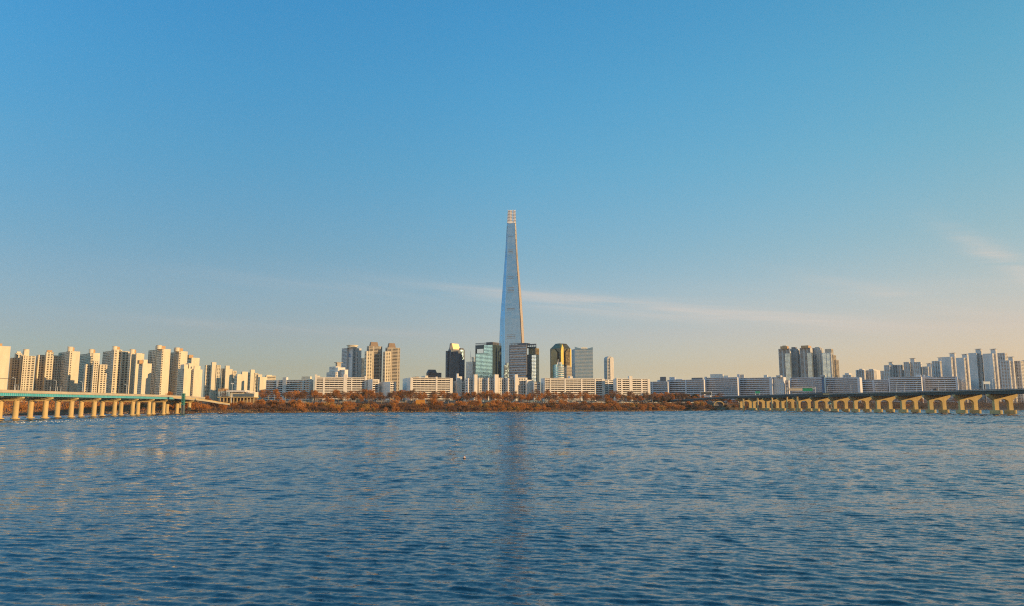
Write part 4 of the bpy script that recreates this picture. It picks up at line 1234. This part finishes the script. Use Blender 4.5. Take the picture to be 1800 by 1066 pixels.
P = at(407, 703, 930); g = land_z(P.x, P.y); root = empty('light_mast', (P.x, P.y, g - .3)); tag(root, 'tall pale floodlight mast in front of the visitor hall', 'light mast')
h = at(407, 674.5, 930).z - g
MB().cyl(0, 0, 0, h, .35, .2, k=8).build('pole', M['sign_w'], root)
piece('lamp_frame', M['sign_w'], root, -1.6, 1.6, -.4, .4, h-.2, h+.5)
for q in (-1.1, 0, 1.1): piece('floodlight', M['sign_w'], root, q-.4, q+.4, -.9, -.4, h-.5, h+1.0)
def kiosk():
    Y = 985; P = at(731, 711, Y); g = land_z(P.x, P.y)
    root = empty('pump_house', (P.x, P.y, min(g, P.z) - .8), R(10)); tag(root, 'plain orange-brown box building among the bank bushes', 'building')
    z0 = root.location.z; w = at(747, 711, Y).x - P.x; h = at(731, 703, Y).z - z0
    piece('wall', M['orange'], root, 0, w, 0, 6, 0, h)
    piece('roof', M['brown'], root, -.5, w+.5, -.5, 6.5, h, h+.5)
    piece('door', M['brown'], root, w*.7, w*.7+1.6, -.06, .1, 0, 2.6)
kiosk()
def arch_canopy():
    Y = 1215; P = at(1264, 712, Y); g = land_z(P.x, P.y)
    root = empty('arched_portal', (P.x, P.y, P.z - 1), R(0)); tag(root, 'pale arched underpass portal below the dark ramp', 'portal')
    w = (at(1273, 712, Y).x - at(1255, 712, Y).x)/2; h = at(1264, 705, Y).z - root.location.z
    pr = [(w*math.cos(math.pi*i/12), h*math.sin(math.pi*i/12)**.8) for i in range(13)]
    pi = [(.86*x, .80*z) for x, z in pr[::-1]]
    MB().side(pr + pi, 0, 4).build('arch_ring', M['conc'], root)
    piece('inner_wall', M['grey_stone'], root, -w*.8, w*.8, 3, 3.5, -1, h*.6)
arch_canopy()

# ------------------------------------------------------------------ riverside road with its long wall
def rb(x, d): return Vector((x, shore_y(x) + d, 0))
v, f = [], []
xs = list(range(-700, 1000, 20))
for x in xs:
    for d in (140, 166): 
        p = rb(x, d); v.append((p.x, p.y, GZ + .25))
for i in range(len(xs)-1): f.append((2*i, 2*i+2, 2*i+3, 2*i+1))
me = bpy.data.meshes.new('riverside_road'); me.from_pydata(v, [], f); me.update()
tag(link('riverside_road', me, M['asphalt']), 'riverside expressway behind the bank trees', 'road', kind='structure')
root = empty('riverside_wall', (rb(0, 137).x, rb(0, 137).y, GZ)); tag(root, 'long low pale concrete wall along the riverside road', 'wall')
for x in range(-360, 380, 20):
    a, b = rb(x, 137) - rb(0, 137), rb(x + 19.7, 137) - rb(0, 137)
    MB().bar(a + Vector((0,0,.4)), b + Vector((0,0,.4)), .4, 1.2).build('wall_panel', M['pale_grey'], root)
root = empty('noise_barrier', (rb(0, 171).x, rb(0, 171).y, GZ)); tag(root, 'dark panelled noise barrier behind the riverside road', 'barrier')
for x in range(-380, 420, 14):
    a, b = rb(x, 171) - rb(0, 171), rb(x + 13.6, 171) - rb(0, 171)
    MB().bar(a + Vector((0,0,1.4)), b + Vector((0,0,1.4)), .3, 3.4).build('barrier_panel', M['g_slate' if x % 3 else 'grey_stone'], root)
    MB().cyl(a.x, a.y, -.3, 3.6, .25, k=6).build('barrier_post', M['steel'], root)

def where(x, y):
    """which landmark a thing on the bank stands below, for its label"""
    px = 900 + FPX * CP * x / y
    for lim, t in ((120, 'behind the left columns of the teal bridge'), (330, 'behind the right columns of the teal bridge'), (460, 'below the low visitor hall'), (548, 'below the grey-shaded left slab'), (645, 'below the slab with tall stair shafts'),
                   (705, 'below the brown-capped twin towers'), (780, 'below the bright slab with lilac end'), (825, 'below the dark office tower'), (882, 'below the teal glass office'), (925, 'below the striped office'),
                   (962, 'below the gap left of the gold tower'), (1005, 'below the gold mirror tower'), (1045, 'below the pale blue glass office'), (1085, 'below the slim white tower'), (1142, 'below the last sunlit slab'),
                   (1235, 'left of the dark ramp end'), (1310, 'beside the dark ramp'), (1450, 'behind the slim ramp columns'), (1620, 'behind the middle yellow piers')):
        if px < lim: return t
    return 'behind the rightmost yellow piers'
# ------------------------------------------------------------------ street lamps
def lamp_meshes(h, arm):
    pole = MB().cyl(0, 0, 0, h, .16, .10, k=8); pole.bar((0,0,h-.1), (arm,0,h+.5), .14)
    head = MB().box(arm-.6, arm+.6, -.2, .2, h+.42, h+.65)
    base = MB().cyl(0, 0, -.3, .5, .3, k=8)
    r = []
    for nme, mb, m in (('pole', pole, 'sign_w'), ('lamp_head', head, 'sign_w'), ('pole_base', base, 'steel')):
        me = mb.mesh(nme); me.materials.append(M[m]); r.append((nme, me))
    return r
LM = {12: lamp_meshes(11.5, 2.2), 10: lamp_meshes(10.5, -1.8)}
def lamp(loc, kind, label, group, rz=0):
    e = empty('street_lamp', loc, rz); tag(e, label, 'street lamp', group)
    for nme, me in LM[kind]: link(nme, me, None, e)
def on_line(px, py, p0, dr):
    t = ray(px, py)[0]; k = (t*p0.y - p0.x) / (dr.x - t*dr.y); return k
ORD = ['first','second','third','fourth','fifth','sixth','seventh','eighth','ninth','tenth','eleventh','twelfth']
for i, px in enumerate((1455,1496,1540,1576,1590,1611,1650,1662,1692,1703,1746,1789)):
    k = on_line(px, 688, RA + Rn*15.8, Rd)
    lamp(rpoint(k, 15.8, RZ - 1.0), 12, ORD[i] + ' pale lamp post from the left on the dark highway bridge', 'lamp posts on the highway bridge', math.atan2(-Rn.y, -Rn.x))
for i, px in enumerate((52,122,167,207,242,272,299)):
    k = on_line(px, 690, LA + Ln*1.5, Ld)
    lamp(lpoint(k, 9.0, LZ - 1.6), 10, ORD[i] + ' thin pale lamp post from the left on the teal bridge', 'lamp posts on the teal bridge', 0)
for i, x in enumerate(range(-330, 400, 38)):
    p = rb(x, 138.5 if i % 2 else 168); lamp(Vector((p.x, p.y, GZ)), 12 if i % 2 else 10, 'pale lamp post beside the riverside road ' + where(x, rb(x,150).y), 'lamp posts on the riverside road', R(90))
# slim signal posts with wires on the left bridge
for i, px in enumerate((8, 60, 64, 118, 130, 136, 180, 225)):
    k = on_line(px, 690, LA, Ld)
    e = empty('signal_post', lpoint(k, 13, LZ - 1.6)); tag(e, ORD[i] + ' short grey post from the left on the teal bridge far edge', 'post', 'grey posts on the teal bridge')
    MB().cyl(0, 0, 0, 6.5, .16, k=6).build('pole', M['steel'], e); MB().box(-.5,.5,-.2,.2,5.6,6.6).build('signal_box', M['rail'], e)
k = on_line(7, 680, LA, Ld); e = empty('overhead_gantry', lpoint(k, 0, LZ - 1.6), math.atan2(Ld.y, Ld.x)); tag(e, 'thin dark overhead gantry at the left end of the teal bridge', 'gantry')
for q in (-.2, 28): MB().cyl(q, 6, 0, 9.8, .22, k=6).build('gantry_post', M['dark_steel'], e)
MB().bar((-.2,6,9.7), (28,6,9.7), .3).build('gantry_beam', M['dark_steel'], e)

# ------------------------------------------------------------------ road signs
def gantry(px0, px1, ytop, ybot, Y, label, boards, name='sign_gantry', beam=True):
    A, Bp = at(px0, ybot, Y), at(px1, ybot, Y); h = at(px0, ytop, Y).z - A.z
    e = empty(name, A); tag(e, label, 'road sign')
    w = Bp.x - A.x
    for q in (0, w): MB().cyl(q, 0, -1.5, h, .3, k=8).build('gantry_post', M['sign_w'], e)
    if beam:
        MB().bar((0,0,h-.3), (w,0,h-.3), .35).build('gantry_beam', M['sign_w'], e); MB().bar((0,0,h-2.2), (w,0,h-2.2), .35).build('gantry_beam', M['sign_w'], e)
    for b0, b1, y0, y1, m in boards:
        q0, q1 = at(b0, y0, Y).x - A.x, at(b1, y0, Y).x - A.x
        z0, z1 = at(b0, y1, Y).z - A.z, at(b0, y0, Y).z - A.z
        s = piece('sign_board', M[m], e, q0, q1, -.5, -.3, z0, z1)
    return e
gantry(1384, 1434, 680.5, 695.5, 1075, 'overhead sign gantry with a green board and a beige board', [(1411,1428,683,688,'sign_g'),(1386,1410,683,687,'beige')])
gantry(1328, 1335.5, 688, 697.5, 1150, 'small green road sign on two posts near the ramp', [(1327.5,1335.5,688,692,'sign_g')], beam=False)
gantry(1729, 1740, 670.5, 685.5, 830, 'white rectangular road sign on posts near the right edge', [(1728,1740,671,675.5,'sign_w')], beam=False)
e = gantry(1232, 1251, 689, 701, 1240, 'dark rear side of a wide road sign over the ramp', [(1232,1250,689.5,693.5,'dark_steel')])
gantry(1455.5, 1461, 706, 716, 1090, 'small pale teal notice board under the highway bridge', [(1455.5,1461,706.5,711,'teal_pale')], beam=False)

# ------------------------------------------------------------------ vehicles
def vehicle(kind, loc, rz, label, paint, group=None):
    e = empty({'car': 'car', 'truck': 'box_truck', 'bus': 'bus'}[kind], loc, rz)
    tag(e, label, {'car': 'car', 'truck': 'truck', 'bus': 'bus'}[kind], group)
    if kind == 'car':
        MB().side([(-2.2,.35),(2.2,.35),(2.25,.8),(1.2,.95),(.5,1.45),(-1.2,1.45),(-2.0,.95),(-2.25,.85)], -.85, .85).build('body', M[paint], e)
        piece('side_windows', M['g_dark'], e, -1.15, .65, -.87, .87, .98, 1.34); ws = (-1.4, 1.4); r = .34; w = .8
    elif kind == 'truck':
        MB().box(-4.2, 1.9, -1.2, 1.2, .9, 3.5).build('cargo_box', M[paint], e)
        MB().side([(2.1,.5),(4.2,.5),(4.2,1.5),(3.7,2.6),(2.1,2.6)], -1.1, 1.1).build('cab', M['carw'], e)
        piece('cab_window', M['g_dark'], e, 2.9, 3.75, -1.12, 1.12, 1.6, 2.3); ws = (-3, -1.8, 3.2); r = .5; w = 1.05
    else:
        MB().side([(-5.5,.45),(5.5,.45),(5.6,2.0),(5.4,3.1),(-5.5,3.1)], -1.25, 1.25).build('body', M[paint], e)
        piece('window_strip', M['g_dark'], e, -5.2, 5.1, -1.27, 1.27, 1.6, 2.6); ws = (-3.6, 3.6); r = .5; w = 1.1
    for x in ws:
        for y in (-w, w):
            mb = MB(); k = 10
            pts = [(x + r*math.cos(2*math.pi*i/k), r + r*math.sin(2*math.pi*i/k)) for i in range(k)]
            mb.side(pts, y-.12, y+.12).build('wheel', M['black'], e)
ra = math.atan2(Rd.y, Rd.x)
k = on_line(1643, 686, RA + Rn*12, Rd); vehicle('truck', rpoint(k, 12, RZ - 1.04), ra, 'dark box truck driving on the highway bridge', 'card')
for i, px in enumerate((1395, 1470, 1575, 1725)):
    k = on_line(px, 688, RA + Rn*(9 + 3*(i % 2)), Rd)
    vehicle('car', rpoint(k, 9 + 3*(i % 2), RZ - 1.04), ra + (math.pi if i % 2 else 0), ['white car on the highway bridge below the green sign board', 'dark car on the highway bridge before the blue stair tower', 'white car on the highway bridge left of the truck', 'dark car on the highway bridge left of the white sign'][i], 'carw' if i % 2 == 0 else 'card')
P = at(1244, 697.6, 1216); vehicle('bus', Vector((P.x, P.y, P.z - 1.2)), R(140), 'white bus at the top of the dark ramp', 'carw')
for i, (px, d) in enumerate(((451,146),(470,150),(487,146),(507,158),(535,146),(560,150),(580,158),(606,146),(905,146),(914,150),(700,150),(822,146))):
    t = ray(px, 704)[0]; x = t * 1000
    for _ in range(6): x = t * (shore_y(x) + d)
    vehicle('car', Vector((x, shore_y(x) + d, GZ + .26)), R(20), ('tiny pale car on the riverside road ' if i % 2 == 0 else 'tiny dark car on the riverside road ') + where(x, shore_y(x) + d), 'carw' if i % 2 == 0 else 'card', 'pale cars on the riverside road' if i % 2 == 0 else 'dark cars on the riverside road')

# ------------------------------------------------------------------ bushes and trees
def slivers(pts, dirs, length, width, rg):
    n = len(pts)
    side = np.cross(dirs, rg.normal(size=(n,3))); side /= np.linalg.norm(side, axis=1)[:,None] + 1e-9
    a = pts - side*width[:,None]/2; b = pts + side*width[:,None]/2; c = pts + dirs*length[:,None]
    v = np.stack([a, b, c], 1).reshape(-1, 3)
    return v, np.arange(3*n).reshape(-1, 3)
def tri_mesh(name, v, f, m):
    me = bpy.data.meshes.new(name)
    me.vertices.add(len(v)); me.vertices.foreach_set('co', v.astype(np.float32).ravel())
    me.loops.add(f.size); me.loops.foreach_set('vertex_index', f.astype(np.int32).ravel())
    me.polygons.add(len(f)); me.polygons.foreach_set('loop_start', np.arange(0, f.size, 3, dtype=np.int32))
    me.update(calc_edges=True)
    me.materials.append(m)
    return me
def crown_points(n, rg, lobes):
    """points inside a heap of lobes (centre, radii)"""
    out = []
    for c, r, w in lobes:
        k = int(n * w)
        u = rg.normal(size=(k,3)); u /= np.linalg.norm(u, axis=1)[:,None]
        rad = rg.uniform(.35, 1.0, k)**.6
        out.append(np.array(c) + u * rad[:,None] * np.array(r))
    return np.concatenate(out)
def bush_mesh(seed, m, wide=1.0, tall=1.0):
    rg = np.random.default_rng(seed)
    lobes = []
    for i in range(6):
        a = rg.uniform(0, 6.28); q = rg.uniform(0, 2.6)*wide
        lobes.append(((q*math.cos(a), q*math.sin(a), rg.uniform(1.6, 3.4)*tall), (rg.uniform(1.3, 2.4)*wide, rg.uniform(1.3, 2.4)*wide, rg.uniform(1.4, 2.4)*tall), 1/6))
    p = crown_points(900, rg, lobes)
    p = p[p[:,2] > .1]
    d = p - np.array([0, 0, -1.5]); d = d/np.linalg.norm(d, axis=1)[:,None] + rg.normal(0, .35, p.shape) + np.array([0,0,.3]); d /= np.linalg.norm(d, axis=1)[:,None]
    v, f = slivers(p, d, rg.uniform(.7, 1.7, len(p)), rg.uniform(.10, .30, len(p)), rg)
    # stems from the root
    q = p[rg.choice(len(p), 26)]; o = np.zeros_like(q); o[:,:2] = q[:,:2]*.12
    dd = q - o; L = np.linalg.norm(dd, axis=1)
    v2, f2 = slivers(o, dd/L[:,None], L, np.full(26, .22), rg)
    return tri_mesh('bush', np.concatenate([v, v2]), np.concatenate([f, f2 + len(v)]), m)
def tree_meshes(seed, crown_m, bark_m, h=11.0, spread=3.4, leaf=1.0):
    rg = np.random.default_rng(seed)
    tr = MB(); lobes = []
    top = Vector((rg.normal(0, .4), rg.normal(0, .4), h*.62))
    tr.bar((0,0,-.5), tuple(top*.5), .42); tr.bar(tuple(top*.5), tuple(top), .30)
    tr.bar(tuple(top), tuple(top + Vector((rg.normal(0,.5), rg.normal(0,.5), h*.3))), .16)
    for i in range(9):
        a = rg.uniform(0, 6.28); z = rg.uniform(.28, .62)*h; r_ = spread*rg.uniform(.5, 1.0)
        s = top * (z/(h*.62)) if z < h*.62 else top
        e = Vector((math.cos(a)*r_, math.sin(a)*r_, z + rg.uniform(.12, .34)*h))
        tr.bar(tuple(s), tuple(e), .16)
        lobes.append((tuple(e), (rg.uniform(1.5, 3.0), rg.uniform(1.5, 3.0), rg.uniform(1.5, 2.8)), .1))
    lobes.append(((top.x, top.y, h*.88), (1.3, 1.3, 1.6), .14))
    p = crown_points(int(2600*leaf), rg, lobes)
    d = p - np.array([0, 0, h*.35]); d = d/np.linalg.norm(d, axis=1)[:,None] + rg.normal(0, .3, p.shape) + np.array([0,0,.5]); d /= np.linalg.norm(d, axis=1)[:,None]
    v, f = slivers(p, d, rg.uniform(.6, 1.5, len(p)), rg.uniform(.05, .15, len(p))*(1 if leaf <= 1 else 2.6), rg)
    tm = tr.mesh('trunk'); tm.materials.append(bark_m)
    return tm, tri_mesh('crown', v, f, crown_m)
BM = {'o': [bush_mesh(10+i, M['twig_o'], 1 + .25*(i % 3), 1 + .12*(i % 2)) for i in range(5)],
      'b': [bush_mesh(30+i, M['twig_b'], 1.1 + .2*(i % 3), .9) for i in range(4)],
      'g': [bush_mesh(50+i, M['twig_g'], 1.1, 1.1) for i in range(3)]}
TM = {'o': [tree_meshes(70+i, M['twig_o'], M['bark'], 11 + i) for i in range(4)],
      'b': [tree_meshes(80+i, M['twig_b'], M['pale_bark'], 12 + i, 3.0, .7) for i in range(4)],
      'e': [tree_meshes(90+i, M['pine'], M['bark'], 9 + i, 3.0, 1.8) for i in range(3)]}
BL_ = {'o': ('orange-brown bare bush in the thicket along the far bank', 'orange-brown bushes on the bank'),
       'b': ('dull dark brown bush in the thicket along the far bank', 'dark brown bushes on the bank'),
       'g': ('golden brown rounded bush in the thicket along the far bank', 'golden bushes on the bank')}
TL_ = {'o': ('reddish brown bare tree standing behind the bank thicket', 'reddish bare trees behind the bank'),
       'b': ('thin grey-brown bare tree with pale trunk before the flats', 'pale-trunked bare trees before the flats'),
       'e': ('dark green evergreen tree behind the bank thicket', 'evergreen trees behind the bank')}
rr = random.Random(5)
def put_bush(x, d, kind, s):
    z = land_z(x, shore_y(x) + d)
    o = link('bush', rr.choice(BM[kind]), None, None)
    o.location = (x, shore_y(x) + d, z - .2); o.rotation_euler = (0, 0, rr.uniform(0, 6.28)); o.scale = (s*rr.uniform(.9,1.25), s*rr.uniform(.9,1.25), s*rr.uniform(.85,1.15))
    tag(o, {'o': 'orange-brown', 'b': 'dark brown', 'g': 'golden'}[kind] + (' bush by the water ' if d < 24 else (' bush mid-bank ' if d < 55 else ' bush high on the bank ')) + where(x, shore_y(x) + d), 'bush', BL_[kind][1])
def put_tree(x, d, kind, s):
    z = land_z(x, shore_y(x) + d)
    e = empty({'o': 'bare_tree', 'b': 'bare_tree', 'e': 'evergreen_tree'}[kind], (x, shore_y(x) + d, z - .2), rr.uniform(0, 6.28)); e.scale = (s*1.3, s*1.3, s*1.1)
    tag(e, {'o': 'reddish bare tree ', 'b': 'pale-trunked bare tree ', 'e': 'dark evergreen tree '}[kind] + ('before the road ' if d < 140 else 'beyond the road ') + where(x, shore_y(x) + d), 'tree', TL_[kind][1])
    t, c = rr.choice(TM[kind]); link('trunk', t, None, e); link('crown', c, None, e)
def patchy(x, o=0.0): return math.sin(x*.031 + o) + .7*math.sin(x*.077 + 2*o + 1) + .5*math.sin(x*.17 + o)
nb = 0
x = -400.0
while x < 330:                                  # front rows of the thicket
    for d, lo, hi in ((rr.uniform(6, 18), .8, 1.3), (rr.uniform(26, 48), 1.1, 1.6), (rr.uniform(56, 88), 1.1, 1.75)):
        if nb > 285: break
        if d < 24 and patchy(x, 2.0) < -.9: continue
        p = patchy(x, d*.05)
        kind = 'b' if p < -.35 else ('g' if p > 1.1 else 'o')
        if x < -330 and d < 30: continue
        if x > 255 and p < .4: kind = 'b'
        put_bush(x + rr.uniform(-3.5, 3.5), d, kind, rr.uniform(lo, hi)); nb += 1
    x += 7.6
nt_ = 0
x = -380.0
while x < 420:                                  # trees along the road
    for d in (rr.uniform(94, 134), rr.uniform(174, 196)):
        p = patchy(x, d*.03 + 4)
        if x < -300 and d < 130: continue
        if p < -1.5: continue
        kind = 'e' if (p > 1.35 and d > 150) else ('o' if rr.random() < .55 else 'b')
        put_tree(x + rr.uniform(-4, 4), d, kind, rr.uniform(.8, 1.25)); nt_ += 1
    x += rr.uniform(5.5, 8.5)
for px, d, kind, s in ((1150,150,'o',1.15),(1157,152,'o',1.25),(1164,151,'o',1.25),(1171,150,'o',1.2),(1178,152,'o',1.1),(1152,128,'e',.8),(1158,126,'e',.85),(1166,127,'e',.9),(1172,126,'e',.85),
                       (1182,150,'e',1.2),(1190,150,'b',1.0),(1206,150,'e',1.25),(1212,155,'o',1.2),(1220,150,'e',1.2),(1226,152,'e',1.15),(1236,150,'e',1.0),
                       (650,118,'o',1.25),(655,120,'o',1.3),(700,135,'o',1.3),(706,138,'o',1.2),(835,112,'o',1.1),(841,112,'o',1.0),(866,130,'b',1.1),
                       (1373,60,'o',1.0),(1379,66,'o',1.1),(1479,120,'o',1.2),(1260,120,'o',1.0),(1340,90,'o',1.0),(310,60,'o',.9),(316,70,'o',.9),(366,110,'o',.8)):
    t = ray(px, 705)[0]; x = t * 1000
    for _ in range(8): x = t * (shore_y(x) + d)
    put_tree(x, d, kind, s)
for x in range(-480, -380, 9): put_bush(x + rr.uniform(-3,3), rr.uniform(26, 70), 'o' if rr.random() < .6 else 'b', rr.uniform(.8, 1.2))
for x in range(340, 800, 13): put_bush(x + rr.uniform(-4,4), rr.uniform(14, 60), 'b' if rr.random() < .6 else 'o', rr.uniform(.7, 1.2))
for x in range(420, 900, 17): put_tree(x + rr.uniform(-4,4), rr.uniform(70, 130), 'b' if rr.random() < .6 else 'o', rr.uniform(.7, 1.0))
for x in range(-620, -390, 15): put_tree(x + rr.uniform(-4,4), rr.uniform(90, 150), 'o' if rr.random() < .6 else 'b', rr.uniform(.6, .9))

# dry reeds and low growth covering the bank
rg = np.random.default_rng(4)
n = 42000
X = rg.uniform(-520, 900, n); D = 2.5 + 110*rg.random(n)**1.4
SY = np.array([shore_y(a) for a in X]); Z = np.interp(D, [p[0] for p in PROF], [p[1] for p in PROF])
P_ = np.stack([X, SY + D, Z], 1); dr = np.stack([rg.normal(0,.3,n), rg.normal(0,.3,n), np.ones(n)], 1); dr /= np.linalg.norm(dr, axis=1)[:,None]
v, f = slivers(P_, dr, rg.uniform(.5, 2.0, n), rg.uniform(.2, .7, n), rg)
o = bpy.data.objects.new('dry_reeds', tri_mesh('dry_reeds', v, f, M['reed'])); COL.objects.link(o)
tag(o, 'dry tan reeds and low growth covering the far bank', 'reeds', kind='stuff')
# dense dark brush on the bank behind both bridges, too thick to tell single bushes apart
def thicket(name, label, x0, x1, n, hmax, d0, d1, m, seed):
    rg = np.random.default_rng(seed)
    X = rg.uniform(x0, x1, n); D = rg.uniform(d0, d1, n)
    hh = hmax*(.55 + .45*np.sin(X*.09 + 2*np.sin(D*.08)) * np.sin(X*.031 + D*.05 + seed))
    SY = np.array([shore_y(a) for a in X]); Z = np.interp(D, [p[0] for p in PROF], [p[1] for p in PROF])
    P = np.stack([X, SY + D, Z + hh*rg.random(n)**.8], 1)
    dr = np.stack([rg.normal(0,.5,n), rg.normal(0,.5,n), np.ones(n)], 1); dr /= np.linalg.norm(dr, axis=1)[:,None]
    v, f = slivers(P, dr, rg.uniform(.8, 2.2, n), rg.uniform(.2, .6, n), rg)
    o = bpy.data.objects.new(name, tri_mesh(name, v, f, m)); COL.objects.link(o)
    tag(o, label, 'thicket', kind='stuff')
thicket('bank_thicket', 'dense dark brush on the bank behind the yellow piers', 430, 1250, 60000, 12, 16, 138, M['twig_b'], 21)
thicket('bank_thicket', 'continuous low brown brush filling the bank between the bushes', -388, 335, 30000, 3.4, 10, 98, M['twig_b'], 23)
thicket('bank_thicket', 'dense reddish brush on the bank behind the teal bridge', -640, -385, 22000, 8, 16, 125, M['twig_o'], 22)
# pale stones along the waterline
mb = MB()
for i in range(1500):
    x = rr.uniform(-520, 820); 
    if patchy(x, 1.0) < -.2 and rr.random() < .8: continue
    d = rr.uniform(.3, 6.5); s = rr.uniform(.25, .9); y = shore_y(x) + d; z = land_z(x, y)
    k = [(x + s*rr.uniform(.7,1.3)*math.cos(q), y + s*rr.uniform(.7,1.3)*math.sin(q)) for q in (0,1.2,2.5,3.8,5.0)]
    mb.prism(k, z-.3, z + s*rr.uniform(.3,.8), [(x + (a-x)*.6, y + (b-y)*.6) for a, b in k])
mb.build('shore_stones', M['stone'], kind='stuff')
tag(bpy.data.objects['shore_stones'], 'pale stones scattered along the far waterline', 'stones')

# ------------------------------------------------------------------ on the water
P = at(816, 806.2, 1.0); t, s_ = ray(816, 806.2); Y = -CAM_H / s_
e = empty('buoy', (t*Y, Y, 0)); e.scale = (.85, .85, .8); tag(e, 'small pale pink mooring buoy floating left of the tower reflection', 'buoy')
M['buoy'] = mat('faded_pink_buoy_plastic', (.62,.42,.36), rough=.5, var=.1, scale=3)
mb = MB(); R0 = .30
pr = [(.05,-.25),(.24,-.16),(.31,.05),(.30,.25),(.22,.42),(.10,.52),(.05,.62)]
k = 16
mb.v = [(r_*math.cos(2*math.pi*i/k), r_*math.sin(2*math.pi*i/k), z) for r_, z in pr for i in range(k)]
mb.f = [(j*k+i, j*k+(i+1)%k, (j+1)*k+(i+1)%k, (j+1)*k+i) for j in range(len(pr)-1) for i in range(k)] + [tuple(range(len(mb.v)-k, len(mb.v)))]
mb.build('float_body', M['buoy'], e, smooth=True)
MB().cyl(0, 0, .0, .10, .325, k=16).build('dark_band', M['black'], e)
MB().cyl(0, 0, .6, .8, .05, k=8).build('lifting_eye', M['dark_steel'], e)
# band of tiny white floats off the far bank
v, f = [], []
mb = MB()
def speck(px, py):
    Y = ground_depth(py); x = ray(px, py)[0]*Y; s = rr.uniform(.12, .34)
    mb.prism([(x-s, Y-s*.6), (x+s, Y-s*.6), (x+s, Y+s*.6), (x-s, Y+s*.6)], -.1, rr.uniform(.15, .5), [(x-s*.5, Y-s*.3), (x+s*.5, Y-s*.3), (x+s*.5, Y+s*.3), (x-s*.5, Y+s*.3)])
for i in range(240):
    px = rr.uniform(20, 400); speck(px, 743.8 - (px-20)/380*11.6 + rr.gauss(0, 1.0))
for i in range(380):
    px = rr.uniform(330, 1010)**1.0; speck(px, 730.8 - (px-330)/680*3.2 + abs(rr.gauss(0, 1.3)))
mb.build('white_flecks', M['sign_w'], kind='stuff')  # small white chips strewn in a band on the water
tag(bpy.data.objects['white_flecks'], 'scatter of tiny white specks on the water off the far bank', 'flecks')

# ------------------------------------------------------------------ light river haze
mb = MB().box(-2600, 2800, -60, 3200, -3, 640)
hz = mb.build('haze', None)
hm = bpy.data.materials.new('river_haze'); hm.use_nodes = True
hn = hm.node_tree; hn.nodes.remove(hn.nodes['Principled BSDF'])
pv = hn.nodes.new('ShaderNodeVolumePrincipled')
pv.inputs['Color'].default_value = (.92, .94, .98, 1); pv.inputs['Density'].default_value = 4.2e-5; pv.inputs['Anisotropy'].default_value = .2
hn.links.new(pv.outputs[0], [n for n in hn.nodes if n.type == 'OUTPUT_MATERIAL'][0].inputs['Volume'])
hz.data.materials.append(hm)
tag(hz, 'thin pale evening haze over the river and city', 'haze', kind='stuff')
